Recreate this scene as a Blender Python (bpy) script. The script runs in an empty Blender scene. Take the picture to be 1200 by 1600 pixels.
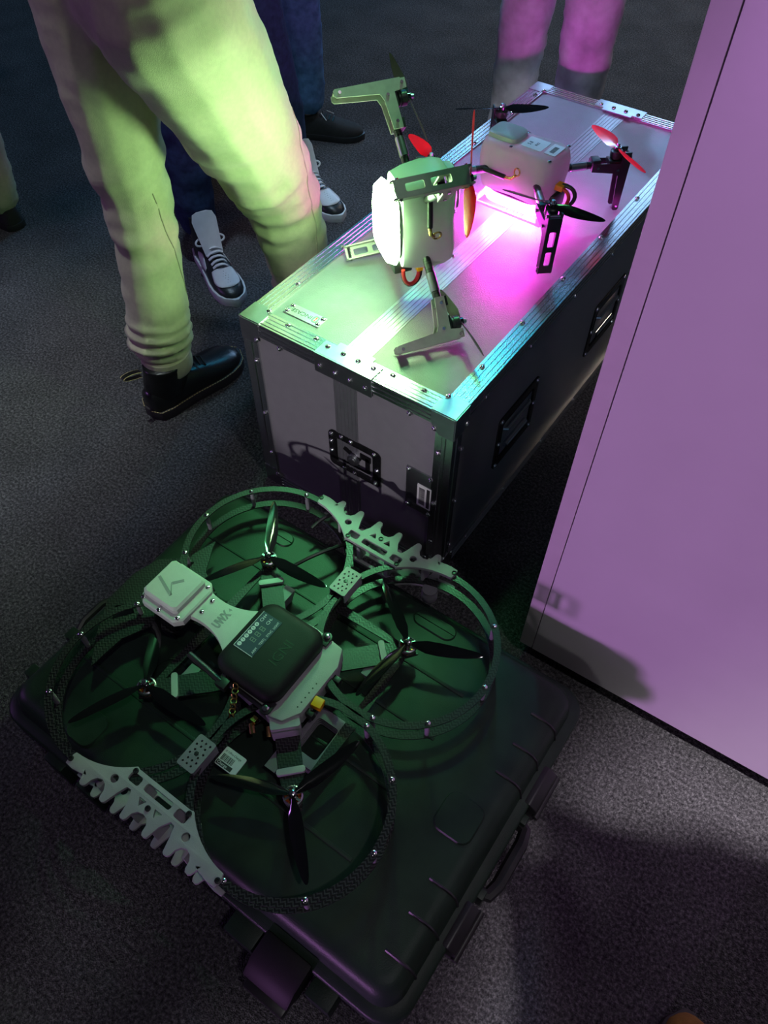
import bpy, bmesh, math, random
from mathutils import Vector, Matrix, noise
from mathutils.geometry import tessellate_polygon
from mathutils.bvhtree import BVHTree
random.seed(7)
S = bpy.context.scene
COL = S.collection
pi = math.pi
def V(*a): return Vector(a)
def rad(a): return math.radians(a)

# ------------------------------------------------------------ camera
cam_d = bpy.data.cameras.new('camera'); cam = bpy.data.objects.new('camera', cam_d); COL.objects.link(cam)
cam_d.sensor_fit = 'HORIZONTAL'; cam_d.sensor_width = 36.0; cam_d.lens = 36.0 * 1213.6 / 1200.0
cam_d.clip_start = 0.02; cam_d.clip_end = 60
_r, _u, _d = V(0.8190, 0.5738, 0.0038), V(-0.4568, 0.6480, 0.6094), V(-0.3472, 0.5009, -0.7928)
cam.matrix_world = Matrix(((_r.x, _u.x, -_d.x, 1.0346), (_r.y, _u.y, -_d.y, -0.9379), (_r.z, _u.z, -_d.z, 1.6164), (0, 0, 0, 1)))
S.camera = cam

# ------------------------------------------------------------ world, lights, exposure
W_ = bpy.data.worlds.new('world'); S.world = W_; W_.use_nodes = True
W_.node_tree.nodes['Background'].inputs[0].default_value = (0.30, 0.34, 0.46, 1)
W_.node_tree.nodes['Background'].inputs[1].default_value = 0.03
S.view_settings.view_transform = 'Standard'; S.view_settings.look = 'None'
S.view_settings.exposure = 0.0; S.view_settings.gamma = 1.0; S.view_settings.use_curve_mapping = False

def lamp(name, kind, loc, target, power, col, size=0.3, spot=60, blend=0.4, sy=None):
    l = bpy.data.lights.new(name, kind); o = bpy.data.objects.new(name, l); COL.objects.link(o)
    l.energy = power; l.color = col; o.location = loc
    o.rotation_euler = (Vector(target) - Vector(loc)).to_track_quat('-Z', 'Y').to_euler()
    if kind == 'SPOT': l.spot_size = rad(spot); l.spot_blend = blend; l.shadow_soft_size = size
    if kind == 'AREA':
        l.size = size
        if sy: l.shape = 'RECTANGLE'; l.size_y = sy
    return o
# white hall spots, added fill spots, cyan stage wash bars overhead, low violet floor light
lamp('hall_spot_right', 'SPOT', (3.0, -1.06, 7.0), (-0.1, 0.4, 0.2), 140, (1.0, 0.95, 1.0), 0.16, 60)
lamp('hall_spot_front', 'SPOT', (3.2, -0.9, 6.0), (2.12, -0.40, 0), 1900, (1.0, 0.93, 0.97), 0.14, 20, 0.3)
lamp('panel_fill_spot', 'SPOT', (1.0, -4.8, 3.2), (1.35, -0.05, 0.75), 75, (1.0, 0.95, 0.98), 0.3, 20, 0.6)  # added neutral fill for the panel face, no lamp of the hall
lamp('floor_patch_spot', 'SPOT', (0.72, -4.6, 3.0), (0.84, -1.12, 0), 120, (1.0, 0.95, 1.0), 0.05, 4.6, 0.5)  # added narrow cone, draws a lit patch on the near floor
lamp('floor_patch_spot', 'SPOT', (0.72, -4.6, 3.0), (0.44, -1.08, 0), 80, (1.0, 0.95, 1.0), 0.05, 3.6, 0.5)  # second added cone for the lit floor patch further left
lamp('case_front_fill', 'SPOT', (0.75, -4.6, 1.55), (0.22, 0.0, 0.44), 340, (1.0, 0.93, 1.0), 0.07, 8.6, 0.35)  # added fill, cone cut to brighten only the flight case front
lamp('hall_spot_left', 'SPOT', (-1.1, -0.9, 6.0), (-0.95, -0.36, 0), 620, (0.86, 1.0, 1.0), 0.15, 17, 0.8)
lamp('hall_spot_back', 'SPOT', (1.2, 6.5, 5.0), (0.1, 3.3, 0), 520, (1.0, 0.82, 0.66), 0.3, 40, 0.9)
lamp('cool_hall_spot', 'SPOT', (-0.3, 0.3, 6.0), (-0.78, 0.95, 0), 420, (0.55, 0.78, 1.0), 0.12, 16, 0.8)
lamp('cool_stage_spot', 'SPOT', (-3.2, 2.6, 4.6), (0.33, 1.10, 0.54), 1900, (0.30, 0.58, 1.0), 0.10, 12, 0.9)
lamp('stage_bar_near', 'AREA', (-1.6, 3.7, 4.0), (0.2, 0.3, 0.5), 28, (0.03, 0.58, 1.0), 0.26, sy=1.7)
lamp('stage_screen', 'AREA', (-2.6, 8.7, 3.6), (0.2, 1.0, 0.5), 150, (0.34, 0.60, 1.0), 3.0, sy=2.0)
lamp('green_fill_spot', 'SPOT', (-0.5, 1.6, 3.4), (0.27, -0.20, 0.2), 760, (0.20, 1.0, 0.38), 0.28, 13, 0.95)  # added fill, strengthens the tipped drone's green on the hard case
lamp('stage_floor_light', 'SPOT', (0.35, -6.0, 0.22), (1.40, 0.0, 0.72), 560, (0.80, 0.33, 1.0), 0.14, 18, 0.35)
lamp('violet_side_light', 'SPOT', (-3.4, -2.6, 1.3), (-0.2, 0.0, 0.5), 55, (0.62, 0.25, 1.0), 0.2, 50, 0.6)

# ------------------------------------------------------------ materials
def srgb(h):
    h = h.lstrip('#'); c = [int(h[i:i + 2], 16) / 255 for i in (0, 2, 4)]
    return tuple(x / 12.92 if x <= 0.04045 else ((x + 0.055) / 1.055) ** 2.4 for x in c)
MATS = {}
def mat(name, col, rough=0.5, metal=0.0, var=0.12, vscale=18.0, bump=0.0, bscale=300.0, spec=0.5, coat=0.0,
        emit=None, estr=0.0, sheen=0.0, transl=0.0, aniso=0.0, alpha_glass=0.0):
    m = bpy.data.materials.new(name); m.use_nodes = True; nt = m.node_tree; N = nt.nodes; L = nt.links
    b = N['Principled BSDF']
    if isinstance(col, str): col = srgb(col)
    tc = N.new('ShaderNodeTexCoord')
    if var > 0:
        n = N.new('ShaderNodeTexNoise'); n.inputs['Scale'].default_value = vscale; n.inputs['Detail'].default_value = 5
        L.new(tc.outputs['Object'], n.inputs['Vector'])
        r = N.new('ShaderNodeValToRGB')
        r.color_ramp.elements[0].position = 0.3; r.color_ramp.elements[1].position = 0.7
        r.color_ramp.elements[0].color = (*[c * (1 - var) for c in col], 1)
        r.color_ramp.elements[1].color = (*[min(1, c * (1 + var)) for c in col], 1)
        L.new(n.outputs['Fac'], r.inputs['Fac']); L.new(r.outputs['Color'], b.inputs['Base Color'])
    else: b.inputs['Base Color'].default_value = (*col, 1)
    b.inputs['Roughness'].default_value = rough; b.inputs['Metallic'].default_value = metal
    b.inputs['Specular IOR Level'].default_value = spec
    b.inputs['Coat Weight'].default_value = coat
    if sheen: b.inputs['Sheen Weight'].default_value = sheen
    if aniso: b.inputs['Anisotropic'].default_value = aniso
    if alpha_glass: b.inputs['Transmission Weight'].default_value = alpha_glass
    if emit: b.inputs['Emission Color'].default_value = (*emit, 1); b.inputs['Emission Strength'].default_value = estr
    if bump:
        n2 = N.new('ShaderNodeTexNoise'); n2.inputs['Scale'].default_value = bscale; n2.inputs['Detail'].default_value = 3
        L.new(tc.outputs['Object'], n2.inputs['Vector'])
        bp = N.new('ShaderNodeBump'); bp.inputs['Strength'].default_value = bump; bp.inputs['Distance'].default_value = 0.002
        L.new(n2.outputs['Fac'], bp.inputs['Height']); L.new(bp.outputs['Normal'], b.inputs['Normal'])
    if transl:
        t = N.new('ShaderNodeBsdfTranslucent'); t.inputs['Color'].default_value = (*col, 1)
        mx = N.new('ShaderNodeMixShader'); mx.inputs['Fac'].default_value = transl
        L.new(b.outputs['BSDF'], mx.inputs[1]); L.new(t.outputs['BSDF'], mx.inputs[2])
        L.new(mx.outputs['Shader'], N['Material Output'].inputs['Surface'])
    MATS[name] = m
    return m
def carbon_mat(name, dark, light, cell=0.0035, rough=0.35):
    m = bpy.data.materials.new(name); m.use_nodes = True; nt = m.node_tree; N = nt.nodes; L = nt.links
    b = N['Principled BSDF']; tc = N.new('ShaderNodeTexCoord')
    sep = N.new('ShaderNodeSeparateXYZ'); L.new(tc.outputs['Object'], sep.inputs[0])
    def M(op, a, bb=None):
        x = N.new('ShaderNodeMath'); x.operation = op
        for i, q in enumerate((a, bb)):
            if q is None: continue
            if isinstance(q, (int, float)): x.inputs[i].default_value = q
            else: L.new(q, x.inputs[i])
        return x.outputs[0]
    tri = M('PINGPONG', sep.outputs[0], cell * 1.4)
    tw = M('FLOORED_MODULO', M('ADD', sep.outputs[1], tri), cell * 2.0); on = M('LESS_THAN', tw, cell * 0.85)
    mix = N.new('ShaderNodeMix'); mix.data_type = 'RGBA'
    mix.inputs['A'].default_value = (*dark, 1); mix.inputs['B'].default_value = (*light, 1)
    L.new(on, mix.inputs['Factor']); L.new(mix.outputs['Result'], b.inputs['Base Color'])
    rr = M('ADD', M('MULTIPLY', on, 0.18), rough); L.new(rr, b.inputs['Roughness'])
    bp = N.new('ShaderNodeBump'); bp.inputs['Strength'].default_value = 0.25; bp.inputs['Distance'].default_value = 0.0006
    L.new(on, bp.inputs['Height']); L.new(bp.outputs['Normal'], b.inputs['Normal'])
    b.inputs['Specular IOR Level'].default_value = 0.5
    return m
def carpet_mat():
    m = bpy.data.materials.new('carpet'); m.use_nodes = True; nt = m.node_tree; N = nt.nodes; L = nt.links
    b = N['Principled BSDF']; tc = N.new('ShaderNodeTexCoord')
    n1 = N.new('ShaderNodeTexNoise'); n1.inputs['Scale'].default_value = 150; n1.inputs['Detail'].default_value = 6; n1.inputs['Roughness'].default_value = 0.75
    n2 = N.new('ShaderNodeTexNoise'); n2.inputs['Scale'].default_value = 5; n2.inputs['Detail'].default_value = 5
    v = N.new('ShaderNodeTexVoronoi'); v.inputs['Scale'].default_value = 330
    for n in (n1, n2, v): L.new(tc.outputs['Object'], n.inputs['Vector'])
    r = N.new('ShaderNodeValToRGB'); e = r.color_ramp.elements
    e[0].position = 0.33; e[0].color = (0.012, 0.012, 0.014, 1); e[1].position = 0.68; e[1].color = (0.25, 0.24, 0.255, 1)
    k = e.new(0.5); k.color = (0.085, 0.082, 0.088, 1)
    L.new(n1.outputs['Fac'], r.inputs['Fac'])
    r2 = N.new('ShaderNodeMapRange'); r2.inputs['From Min'].default_value = 0.3; r2.inputs['From Max'].default_value = 0.7
    r2.inputs['To Min'].default_value = 0.78; r2.inputs['To Max'].default_value = 1.15; L.new(n2.outputs['Fac'], r2.inputs['Value'])
    mx = N.new('ShaderNodeMix'); mx.data_type = 'RGBA'; mx.blend_type = 'MULTIPLY'; mx.inputs['Factor'].default_value = 1
    L.new(r.outputs['Color'], mx.inputs['A']); L.new(r2.outputs['Result'], mx.inputs['B'])
    L.new(mx.outputs['Result'], b.inputs['Base Color'])
    b.inputs['Roughness'].default_value = 0.95; b.inputs['Specular IOR Level'].default_value = 0.12
    bp = N.new('ShaderNodeBump'); bp.inputs['Strength'].default_value = 0.8; bp.inputs['Distance'].default_value = 0.004
    L.new(v.outputs['Distance'], bp.inputs['Height']); L.new(bp.outputs['Normal'], b.inputs['Normal'])
    return m

M_carpet = carpet_mat()
M_lam = mat('grey_laminate', (0.20, 0.195, 0.21), 0.34, 0, 0.05, 40, 0.5, 420)
M_alu = mat('brushed_aluminium', (0.62, 0.63, 0.66), 0.24, 1.0, 0.06, 60, 0.12, 500)
M_joint = mat('dull_aluminium', (0.42, 0.42, 0.45), 0.42, 0.9, 0.06, 60, 0.12, 500)
M_steel = mat('steel_cap', (0.42, 0.43, 0.46), 0.34, 1.0, 0.1, 30, 0.1, 300)
M_chrome = mat('chrome', (0.8, 0.8, 0.82), 0.14, 1.0, 0.03, 30)
M_blacksteel = mat('black_latch_steel', (0.02, 0.02, 0.022), 0.26, 0.6, 0.2, 40)
M_plateal = mat('name_plate_metal', (0.5, 0.5, 0.5), 0.4, 0.7, 0.05, 60)
M_ink = mat('dark_ink', (0.03, 0.03, 0.03), 0.6, 0, 0)
M_red_ink = mat('orange_red_ink', (0.75, 0.07, 0.02), 0.5, 0, 0)
M_sticker = mat('white_sticker', (0.78, 0.78, 0.76), 0.45, 0, 0.04, 60)
M_caseblk = mat('black_case_plastic', (0.018, 0.036, 0.024), 0.42, 0, 0.25, 14, 0.18, 500, spec=0.28)
M_mod = mat('matte_black_module', (0.010, 0.011, 0.011), 0.55, 0, 0.1, 40, 0.15, 600, spec=0.25)
M_blk = mat('black_plastic', (0.018, 0.018, 0.02), 0.38, 0, 0.2, 40)
M_gloss = mat('gloss_black_prop', (0.006, 0.006, 0.007), 0.10, 0, 0.1, 40, coat=0.3)
M_carb = carbon_mat('carbon_fibre', (0.006, 0.006, 0.007), (0.034, 0.035, 0.036))
M_pla = mat('grey_printed_plastic', (0.40, 0.42, 0.41), 0.55, 0, 0.05, 40, 0.25, 900)
M_pla_d = mat('slate_printed_plastic', (0.22, 0.22, 0.24), 0.5, 0, 0.08, 40, 0.25, 900)
M_copper = mat('copper_winding', (0.75, 0.20, 0.05), 0.35, 0.7, 0.1, 80)
M_gold = mat('gold_connector', (0.85, 0.58, 0.2), 0.25, 1.0, 0.05, 80)
M_yellow = mat('yellow_connector', (0.85, 0.42, 0.0), 0.45, 0, 0.05, 80)
M_screen = mat('display_glass', (0.05, 0.07, 0.10), 0.2, 0, 0.05, 80)
M_scrtxt = mat('display_print', (0.55, 0.58, 0.62), 0.5, 0, 0)
M_seg = mat('display_segments', (0.16, 0.20, 0.18), 0.4, 0, 0)
M_shell = mat('milky_shell', (0.60, 0.66, 0.60), 0.32, 0, 0.04, 30, transl=0.42)
M_legA = mat('grey_frame_plate', (0.34, 0.325, 0.315), 0.45, 0.2, 0.08, 60)
M_redprop = mat('red_prop', (0.95, 0.012, 0.05), 0.3, 0, 0.05, 40, transl=0.4)
M_darkprop = mat('smoke_prop', (0.06, 0.055, 0.045), 0.28, 0, 0.05, 40, transl=0.15)
M_wire_r = mat('red_wire', (0.6, 0.03, 0.03), 0.4, 0, 0.05)
M_panel = mat('white_panel', (0.60, 0.58, 0.60), 0.32, 0, 0.03, 6, 0.05, 60)
M_strip = mat('panel_edge_strip', (0.56, 0.52, 0.54), 0.4, 0, 0.04, 20)
M_plinth = mat('black_plinth', (0.006, 0.006, 0.007), 0.8, 0, 0)
M_ledG = mat('green_white_led', (0.9, 1, 0.9), 0.4, 0, 0, emit=(0.52, 1.0, 0.42), estr=88)
M_ledM = mat('magenta_led', (1, 0.8, 1), 0.4, 0, 0, emit=(1.0, 0.05, 0.80), estr=175)
M_clear = mat('clear_light_frame', (0.9, 0.9, 0.9), 0.2, 0, 0, transl=0.5)
M_jog = mat('cream_jogger_cloth', (0.66, 0.63, 0.45), 0.9, 0, 0.05, 90, 0.5, 700, spec=0.2, sheen=0.2)
M_jog_seam = mat('jogger_seam', (0.40, 0.37, 0.26), 0.9, 0, 0.05)
M_jean = mat('dark_blue_jeans', (0.035, 0.06, 0.14), 0.9, 0, 0.25, 60, 0.6, 900, spec=0.2)
M_jean2 = mat('blue_jeans', (0.10, 0.20, 0.42), 0.9, 0, 0.3, 40, 0.6, 900, spec=0.2)
M_jeanl = mat('light_wash_jeans', (0.58, 0.60, 0.65), 0.9, 0, 0.35, 12, 0.6, 900, spec=0.2)
M_olive = mat('beige_trousers', (0.42, 0.42, 0.30), 0.9, 0, 0.1, 60, 0.6, 900, spec=0.2)
M_shirt = mat('dark_shirt', (0.05, 0.05, 0.06), 0.9, 0, 0.1, 60, 0.4, 700, spec=0.2)
M_skin = mat('skin', (0.55, 0.34, 0.26), 0.5, 0, 0.06, 30)
M_hair = mat('dark_hair', (0.03, 0.022, 0.018), 0.5, 0, 0.3, 120, 0.8, 300)
M_boot = mat('black_boot_leather', (0.012, 0.012, 0.013), 0.28, 0, 0.3, 30, 0.3, 120)
M_bootsole = mat('boot_sole', (0.035, 0.03, 0.034), 0.5, 0, 0.2, 40)
M_stitch = mat('yellow_stitch', (0.75, 0.6, 0.28), 0.6, 0, 0)
M_wleather = mat('white_leather', (0.72, 0.72, 0.76), 0.45, 0, 0.04, 40, 0.15, 300)
M_bleather = mat('black_leather', (0.02, 0.022, 0.025), 0.35, 0, 0.2, 40, 0.2, 300)
M_lace = mat('white_lace', (0.75, 0.75, 0.78), 0.8, 0, 0.05)
M_suede = mat('brown_suede', (0.30, 0.14, 0.035), 0.9, 0, 0.15, 60, 0.5, 600)
M_blackcloth = mat('black_suede', (0.015, 0.015, 0.017), 0.8, 0, 0.2, 60, 0.4, 600)

# ------------------------------------------------------------ mesh builder
WM = {}
class MB:
    def __init__(s, M=None): s.v = []; s.f = []; s.M = M or Matrix()
    def add(s, vs, fs):
        o = len(s.v); s.v += [s.M @ Vector(p) for p in vs]; s.f += [[i + o for i in f] for f in fs]; return s
    def box(s, c, d, R=None):
        c = Vector(c); h = Vector(d) / 2
        vs = [Vector((x * h.x, y * h.y, z * h.z)) for x in (-1, 1) for y in (-1, 1) for z in (-1, 1)]
        if R: vs = [R @ p for p in vs]
        return s.add([c + p for p in vs], [(0, 1, 3, 2), (4, 6, 7, 5), (0, 4, 5, 1), (2, 3, 7, 6), (0, 2, 6, 4), (1, 5, 7, 3)])
    def span(s, a, b): a = Vector(a); b = Vector(b); return s.box((a + b) / 2, (abs(b.x - a.x), abs(b.y - a.y), abs(b.z - a.z)))
    def loft(s, rings, cap0=True, cap1=True, closed=True):
        n = len(rings[0]); vs = [p for r in rings for p in r]; fs = []
        for i in range(len(rings) - 1):
            for j in range(n if closed else n - 1):
                k = (j + 1) % n; fs.append((i * n + j, i * n + k, (i + 1) * n + k, (i + 1) * n + j))
        if cap0: fs.append(tuple(range(n - 1, -1, -1)))
        if cap1: fs.append(tuple(range((len(rings) - 1) * n, len(rings) * n)))
        return s.add(vs, fs)
    def tube(s, pts, r, n=8, closed=False):
        pts = [Vector(p) for p in pts]; m = len(pts); rr = r if isinstance(r, (list, tuple)) else [r] * m
        rings = []; prev = None
        for i, p in enumerate(pts):
            a = pts[(i - 1) % m] if closed or i > 0 else p; b = pts[(i + 1) % m] if closed or i < m - 1 else p
            t = (b - a).normalized()
            if prev is None:
                prev = t.orthogonal().normalized()
            q = prev - t * prev.dot(t)
            q = q.normalized() if q.length > 1e-6 else t.orthogonal().normalized()
            prev = q; w = t.cross(q)
            rings.append([p + (q * math.cos(2 * pi * k / n) + w * math.sin(2 * pi * k / n)) * rr[i] for k in range(n)])
        if closed: rings.append(rings[0]); return s.loft(rings, False, False)
        return s.loft(rings)
    def cyl(s, a, b, r0, r1=None, n=16): return s.tube([a, b], [r0, r0 if r1 is None else r1], n)
    def lathe(s, prof, c=(0, 0, 0), R=None, n=20):
        c = Vector(c); rings = []
        for r, z in prof:
            ring = [Vector((r * math.cos(2 * pi * k / n), r * math.sin(2 * pi * k / n), z)) for k in range(n)]
            rings.append([c + (R @ p if R else p) for p in ring])
        return s.loft(rings)
    def plate(s, outer, holes, z0, z1, T=None):
        """polygon with holes extruded along local z; T maps local to thing space"""
        loops = [outer] + list(holes)
        flat = [p for l in loops for p in l]
        tris = tessellate_polygon([[Vector((p[0], p[1], 0)) for p in l] for l in loops])
        n = len(flat); vs = [Vector((p[0], p[1], z1)) for p in flat] + [Vector((p[0], p[1], z0)) for p in flat]
        fs = []
        for t in tris:
            a, b, c = [flat[i] for i in t]
            ar = (b[0] - a[0]) * (c[1] - a[1]) - (b[1] - a[1]) * (c[0] - a[0])
            t = tuple(t) if ar > 0 else (t[0], t[2], t[1])
            fs.append(t); fs.append((t[0] + n, t[2] + n, t[1] + n))
        o = 0
        for l in loops:
            m = len(l)
            for i in range(m):
                j = (i + 1) % m; fs.append((o + i, o + j, o + j + n, o + i + n))
            o += m
        if T: vs = [T @ p for p in vs]
        return s.add(vs, fs)
    def sphere(s, c, r, nu=14, nv=8):
        c = Vector(c); r = Vector(r) if not isinstance(r, (int, float)) else V(r, r, r); vs = []; fs = []
        for i in range(1, nv):
            th = pi * i / nv
            vs += [c + V(r.x * math.sin(th) * math.cos(2 * pi * k / nu), r.y * math.sin(th) * math.sin(2 * pi * k / nu), r.z * math.cos(th)) for k in range(nu)]
        for i in range(nv - 2):
            for k in range(nu):
                q = (k + 1) % nu; fs.append((i * nu + k, (i + 1) * nu + k, (i + 1) * nu + q, i * nu + q))
        vs += [c + V(0, 0, r.z), c - V(0, 0, r.z)]; t = len(vs) - 2; b = (nv - 2) * nu
        for k in range(nu):
            q = (k + 1) % nu; fs.append((t, k, q)); fs.append((t + 1, b + q, b + k))
        return s.add(vs, fs)
    def mesh(s, name, m, smooth=True, bevel=0.0, xf=None, ang=38):
        me = bpy.data.meshes.new(name); me.from_pydata([tuple(xf @ p) if xf else tuple(p) for p in s.v], [], s.f)
        bm = bmesh.new(); bm.from_mesh(me)
        bmesh.ops.recalc_face_normals(bm, faces=bm.faces)
        if bevel:
            es = [e for e in bm.edges if len(e.link_faces) == 2 and e.calc_face_angle(0) > rad(40)]
            bmesh.ops.bevel(bm, geom=es, offset=bevel, segments=2, affect='EDGES', profile=0.6, clamp_overlap=True)
        bm.to_mesh(me); bm.free()
        if smooth: me.shade_smooth(); me.set_sharp_from_angle(angle=rad(ang))
        if m: me.materials.append(m)
        return me
    def build(s, name, m, parent=None, smooth=True, bevel=0.0, local=False, ang=38):
        xf = None
        if parent is not None and not local: xf = WM[parent].inverted()
        me = s.mesh(name, m, smooth, bevel, xf, ang)
        o = bpy.data.objects.new(name, me); COL.objects.link(o)
        if parent is not None: o.parent = parent; WM[o] = WM[parent]
        else: WM[o] = Matrix()
        return o
def tag(o, label=None, cat=None, group=None, kind=None):
    if label: o['label'] = label
    if cat: o['category'] = cat
    if group: o['group'] = group
    if kind: o['kind'] = kind
    return o
def thing(name, loc, label, cat, group=None, M=None):
    o = bpy.data.objects.new(name, None); COL.objects.link(o); o.empty_display_size = 0.05
    m = M if M is not None else Matrix.Translation(Vector(loc)); o.matrix_world = m; WM[o] = m
    return tag(o, label, cat, group)
def inst(name, me, parent, pos, R=None, local=False):
    o = bpy.data.objects.new(name, me); COL.objects.link(o); o.parent = parent; WM[o] = WM[parent]
    m = Matrix.Translation(Vector(pos)) @ (R.to_4x4() if R else Matrix())
    b = m if local else WM[parent].inverted() @ m
    o.matrix_basis = b; WM[o] = WM[parent] @ b
    return o
def zto(d):  # rotation taking +z to d
    return Vector(d).to_track_quat('Z', 'Y').to_matrix()
def text_into(mb, body, size, T, ext=0.0003, align='CENTER', bold=0.0):
    cu = bpy.data.curves.new('t', 'FONT'); cu.body = body; cu.size = size; cu.align_x = align; cu.align_y = 'CENTER'; cu.extrude = ext; cu.resolution_u = 2; cu.offset = bold
    ob = bpy.data.objects.new('t', cu); COL.objects.link(ob)
    dg = bpy.context.evaluated_depsgraph_get(); me = bpy.data.meshes.new_from_object(ob.evaluated_get(dg))
    mb.add([T @ v.co for v in me.vertices], [list(p.vertices) for p in me.polygons])
    bpy.data.objects.remove(ob); bpy.data.curves.remove(cu); bpy.data.meshes.remove(me)
def frame(o, x, y):  # 4x4 with origin o, x axis, y axis
    x = Vector(x).normalized(); y = Vector(y); y = (y - x * y.dot(x)).normalized(); z = x.cross(y); o = Vector(o)
    return Matrix(((x.x, y.x, z.x, o.x), (x.y, y.y, z.y, o.y), (x.z, y.z, z.z, o.z), (0, 0, 0, 1)))
def circ(cx, cy, r, n=12, a0=0): return [(cx + r * math.cos(a0 + 2 * pi * k / n), cy + r * math.sin(a0 + 2 * pi * k / n)) for k in range(n)]
def rrect(x0, x1, y0, y1, r, n=5):
    out = []
    for cx, cy, a in ((x1 - r, y1 - r, 0), (x0 + r, y1 - r, pi / 2), (x0 + r, y0 + r, pi), (x1 - r, y0 + r, 1.5 * pi)):
        out += [(cx + r * math.cos(a + pi / 2 * k / n), cy + r * math.sin(a + pi / 2 * k / n)) for k in range(n + 1)]
    return out
def bez(p, n=12):
    p = [Vector(q) for q in p]; out = []
    for i in range(n + 1):
        t = i / n; q = p[:]
        while len(q) > 1: q = [q[k].lerp(q[k + 1], t) for k in range(len(q) - 1)]
        out.append(q[0])
    return out

# ------------------------------------------------------------ floor
fl = MB().span((-9, -6, -0.05), (9, 11, 0)).build('floor', M_carpet, None, False); tag(fl, kind='structure')

# ------------------------------------------------------------ partition panel on the right
PT = Matrix.Translation(V(0.822, -0.069, 0)) @ Matrix.Rotation(rad(1.5), 4, 'Z')
pn = thing('partition_panel', (0, 0, 0), 'tall glossy white partition panel standing right of the metal flight case, lit violet', 'panel', M=PT)
MB().span((0.018, 0.0, 0.042), (1.9, 0.09, 2.3)).build('face_board', M_panel, pn, False, 0.0006, local=True)
MB().span((-0.013, -0.0008, 0.044), (0.0165, 0.09, 2.3)).build('edge_strip', M_strip, pn, False, 0.0006, local=True)
MB().span((0.02, 0.03, 0.0), (1.88, 0.085, 0.042)).build('plinth', M_plinth, pn, False, local=True)

# ------------------------------------------------------------ flight case
CW, CL, CH = 0.55, 1.361, 0.5426
fc = thing('flight_case', (CW / 2, CL / 2, 0), 'grey laminate flight case with ribbed aluminium edges carrying two lit drones', 'case')
def pan(a, b, n): MB().span(a, b).build(n, M_lam, fc, False)
g = 0.004
pan((0.01, 0.01, CH - 0.012), (0.2495, CL - 0.01, CH - g), 'top_panel'); pan((0.3105, 0.01, CH - 0.012), (CW - 0.01, CL - 0.01, CH - g), 'top_panel')
pan((0.01, g, 0.01), (0.2495, 0.012, CH - 0.01), 'front_panel'); pan((0.3105, g, 0.01), (CW - 0.01, 0.012, CH - 0.01), 'front_panel')
pan((0.01, CL - 0.012, 0.01), (CW - 0.01, CL - g, CH - 0.01), 'back_panel')
pan((g, 0.01, 0.01), (0.012, CL - 0.01, CH - 0.01), 'side_panel'); pan((CW - 0.012, 0.01, 0.01), (CW - g, CL - 0.01, CH - 0.01), 'side_panel')
pan((0.01, 0.01, 0.008), (CW - 0.01, CL - 0.01, 0.016), 'bottom_panel')
def ribbed(width, t, ribs, h=0.0016):
    """open profile (u along width, v out of the surface)"""
    p = [(0, t)]
    for k in range(ribs):
        u = width * (k + 0.6) / (ribs + 0.2); w = width / (ribs + 0.2) * 0.16
        p += [(u - w, t), (u - w * 0.6, t + h), (u + w * 0.6, t + h), (u + w, t)]
    p += [(width, t), (width, 0)]
    return p
def l_rail(name, A, B, da, db, wa=0.045, wb=0.036, ra=4, rb=3):
    """L-shaped ribbed angle along edge A-B; faces run along da and db away from the edge"""
    A = Vector(A); B = Vector(B); da = Vector(da); db = Vector(db); t = 0.0
    pa = [A + da * u - db * v for u, v in ribbed(wa, t, ra)]      # face whose outward normal is -db
    pb = [A + db * u - da * v for u, v in ribbed(wb, t, rb)]
    ring = list(reversed(pa[1:-1])) + [A] + pb[1:-1]
    inner = [A + db * (wb) + da * g * 2, A + da * g * 2 + db * g * 2, A + da * wa + db * g * 2]
    ring = ring + inner
    d = B - A
    m = MB(); m.loft([ring, [p + d for p in ring]]); return m.build(name, M_alu, fc, False)
X, Y, Z = V(1, 0, 0), V(0, 1, 0), V(0, 0, 1)
e = 0.02
l_rail('edge_rail', (e, 0, CH), (CW - e, 0, CH), Y, -Z)
l_rail('edge_rail', (e, CL, CH), (CW - e, CL, CH), -Y, -Z)
l_rail('edge_rail', (0, e, CH), (0, CL - e, CH), X, -Z)
l_rail('edge_rail', (CW, e, CH), (CW, CL - e, CH), -X, -Z)
l_rail('edge_rail', (e, 0, 0), (CW - e, 0, 0), Y, Z)
l_rail('edge_rail', (CW, e, 0), (CW, CL - e, 0), -X, Z)
l_rail('edge_rail', (0, e, 0), (0, CL - e, 0), X, Z)
for (x, sx) in ((0, 1), (CW, -1)):
    for (y, sy) in ((0, 1), (CL, -1)):
        l_rail('edge_rail', (x, y, e), (x, y, CH - e), X * sx, Y * sy, 0.042, 0.036, 1, 1)
def strip(name, o, du, dl, L, w=0.061, ribs=6):
    o = Vector(o); du = Vector(du); dl = Vector(dl); n = du.cross(dl).normalized()
    pr = [(0, 0)] + ribbed(w, 0.0012, ribs, 0.0009)
    r0 = [o + du * u + n * v for u, v in pr] + [o + du * w - n * 0.006, o - n * 0.006]
    return MB().loft([r0, [p + dl * L for p in r0]]).build(name, M_joint, fc, False)
strip('joint_strip', (0.2495, 0.045, CH - g), X, Y, CL - 0.09)
strip('joint_strip', (0.2495, g, 0.036), X, Z, CH - 0.072)
strip('joint_strip', (0.3105, CL - g, 0.036), -X, Z, CH - 0.072)
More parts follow.
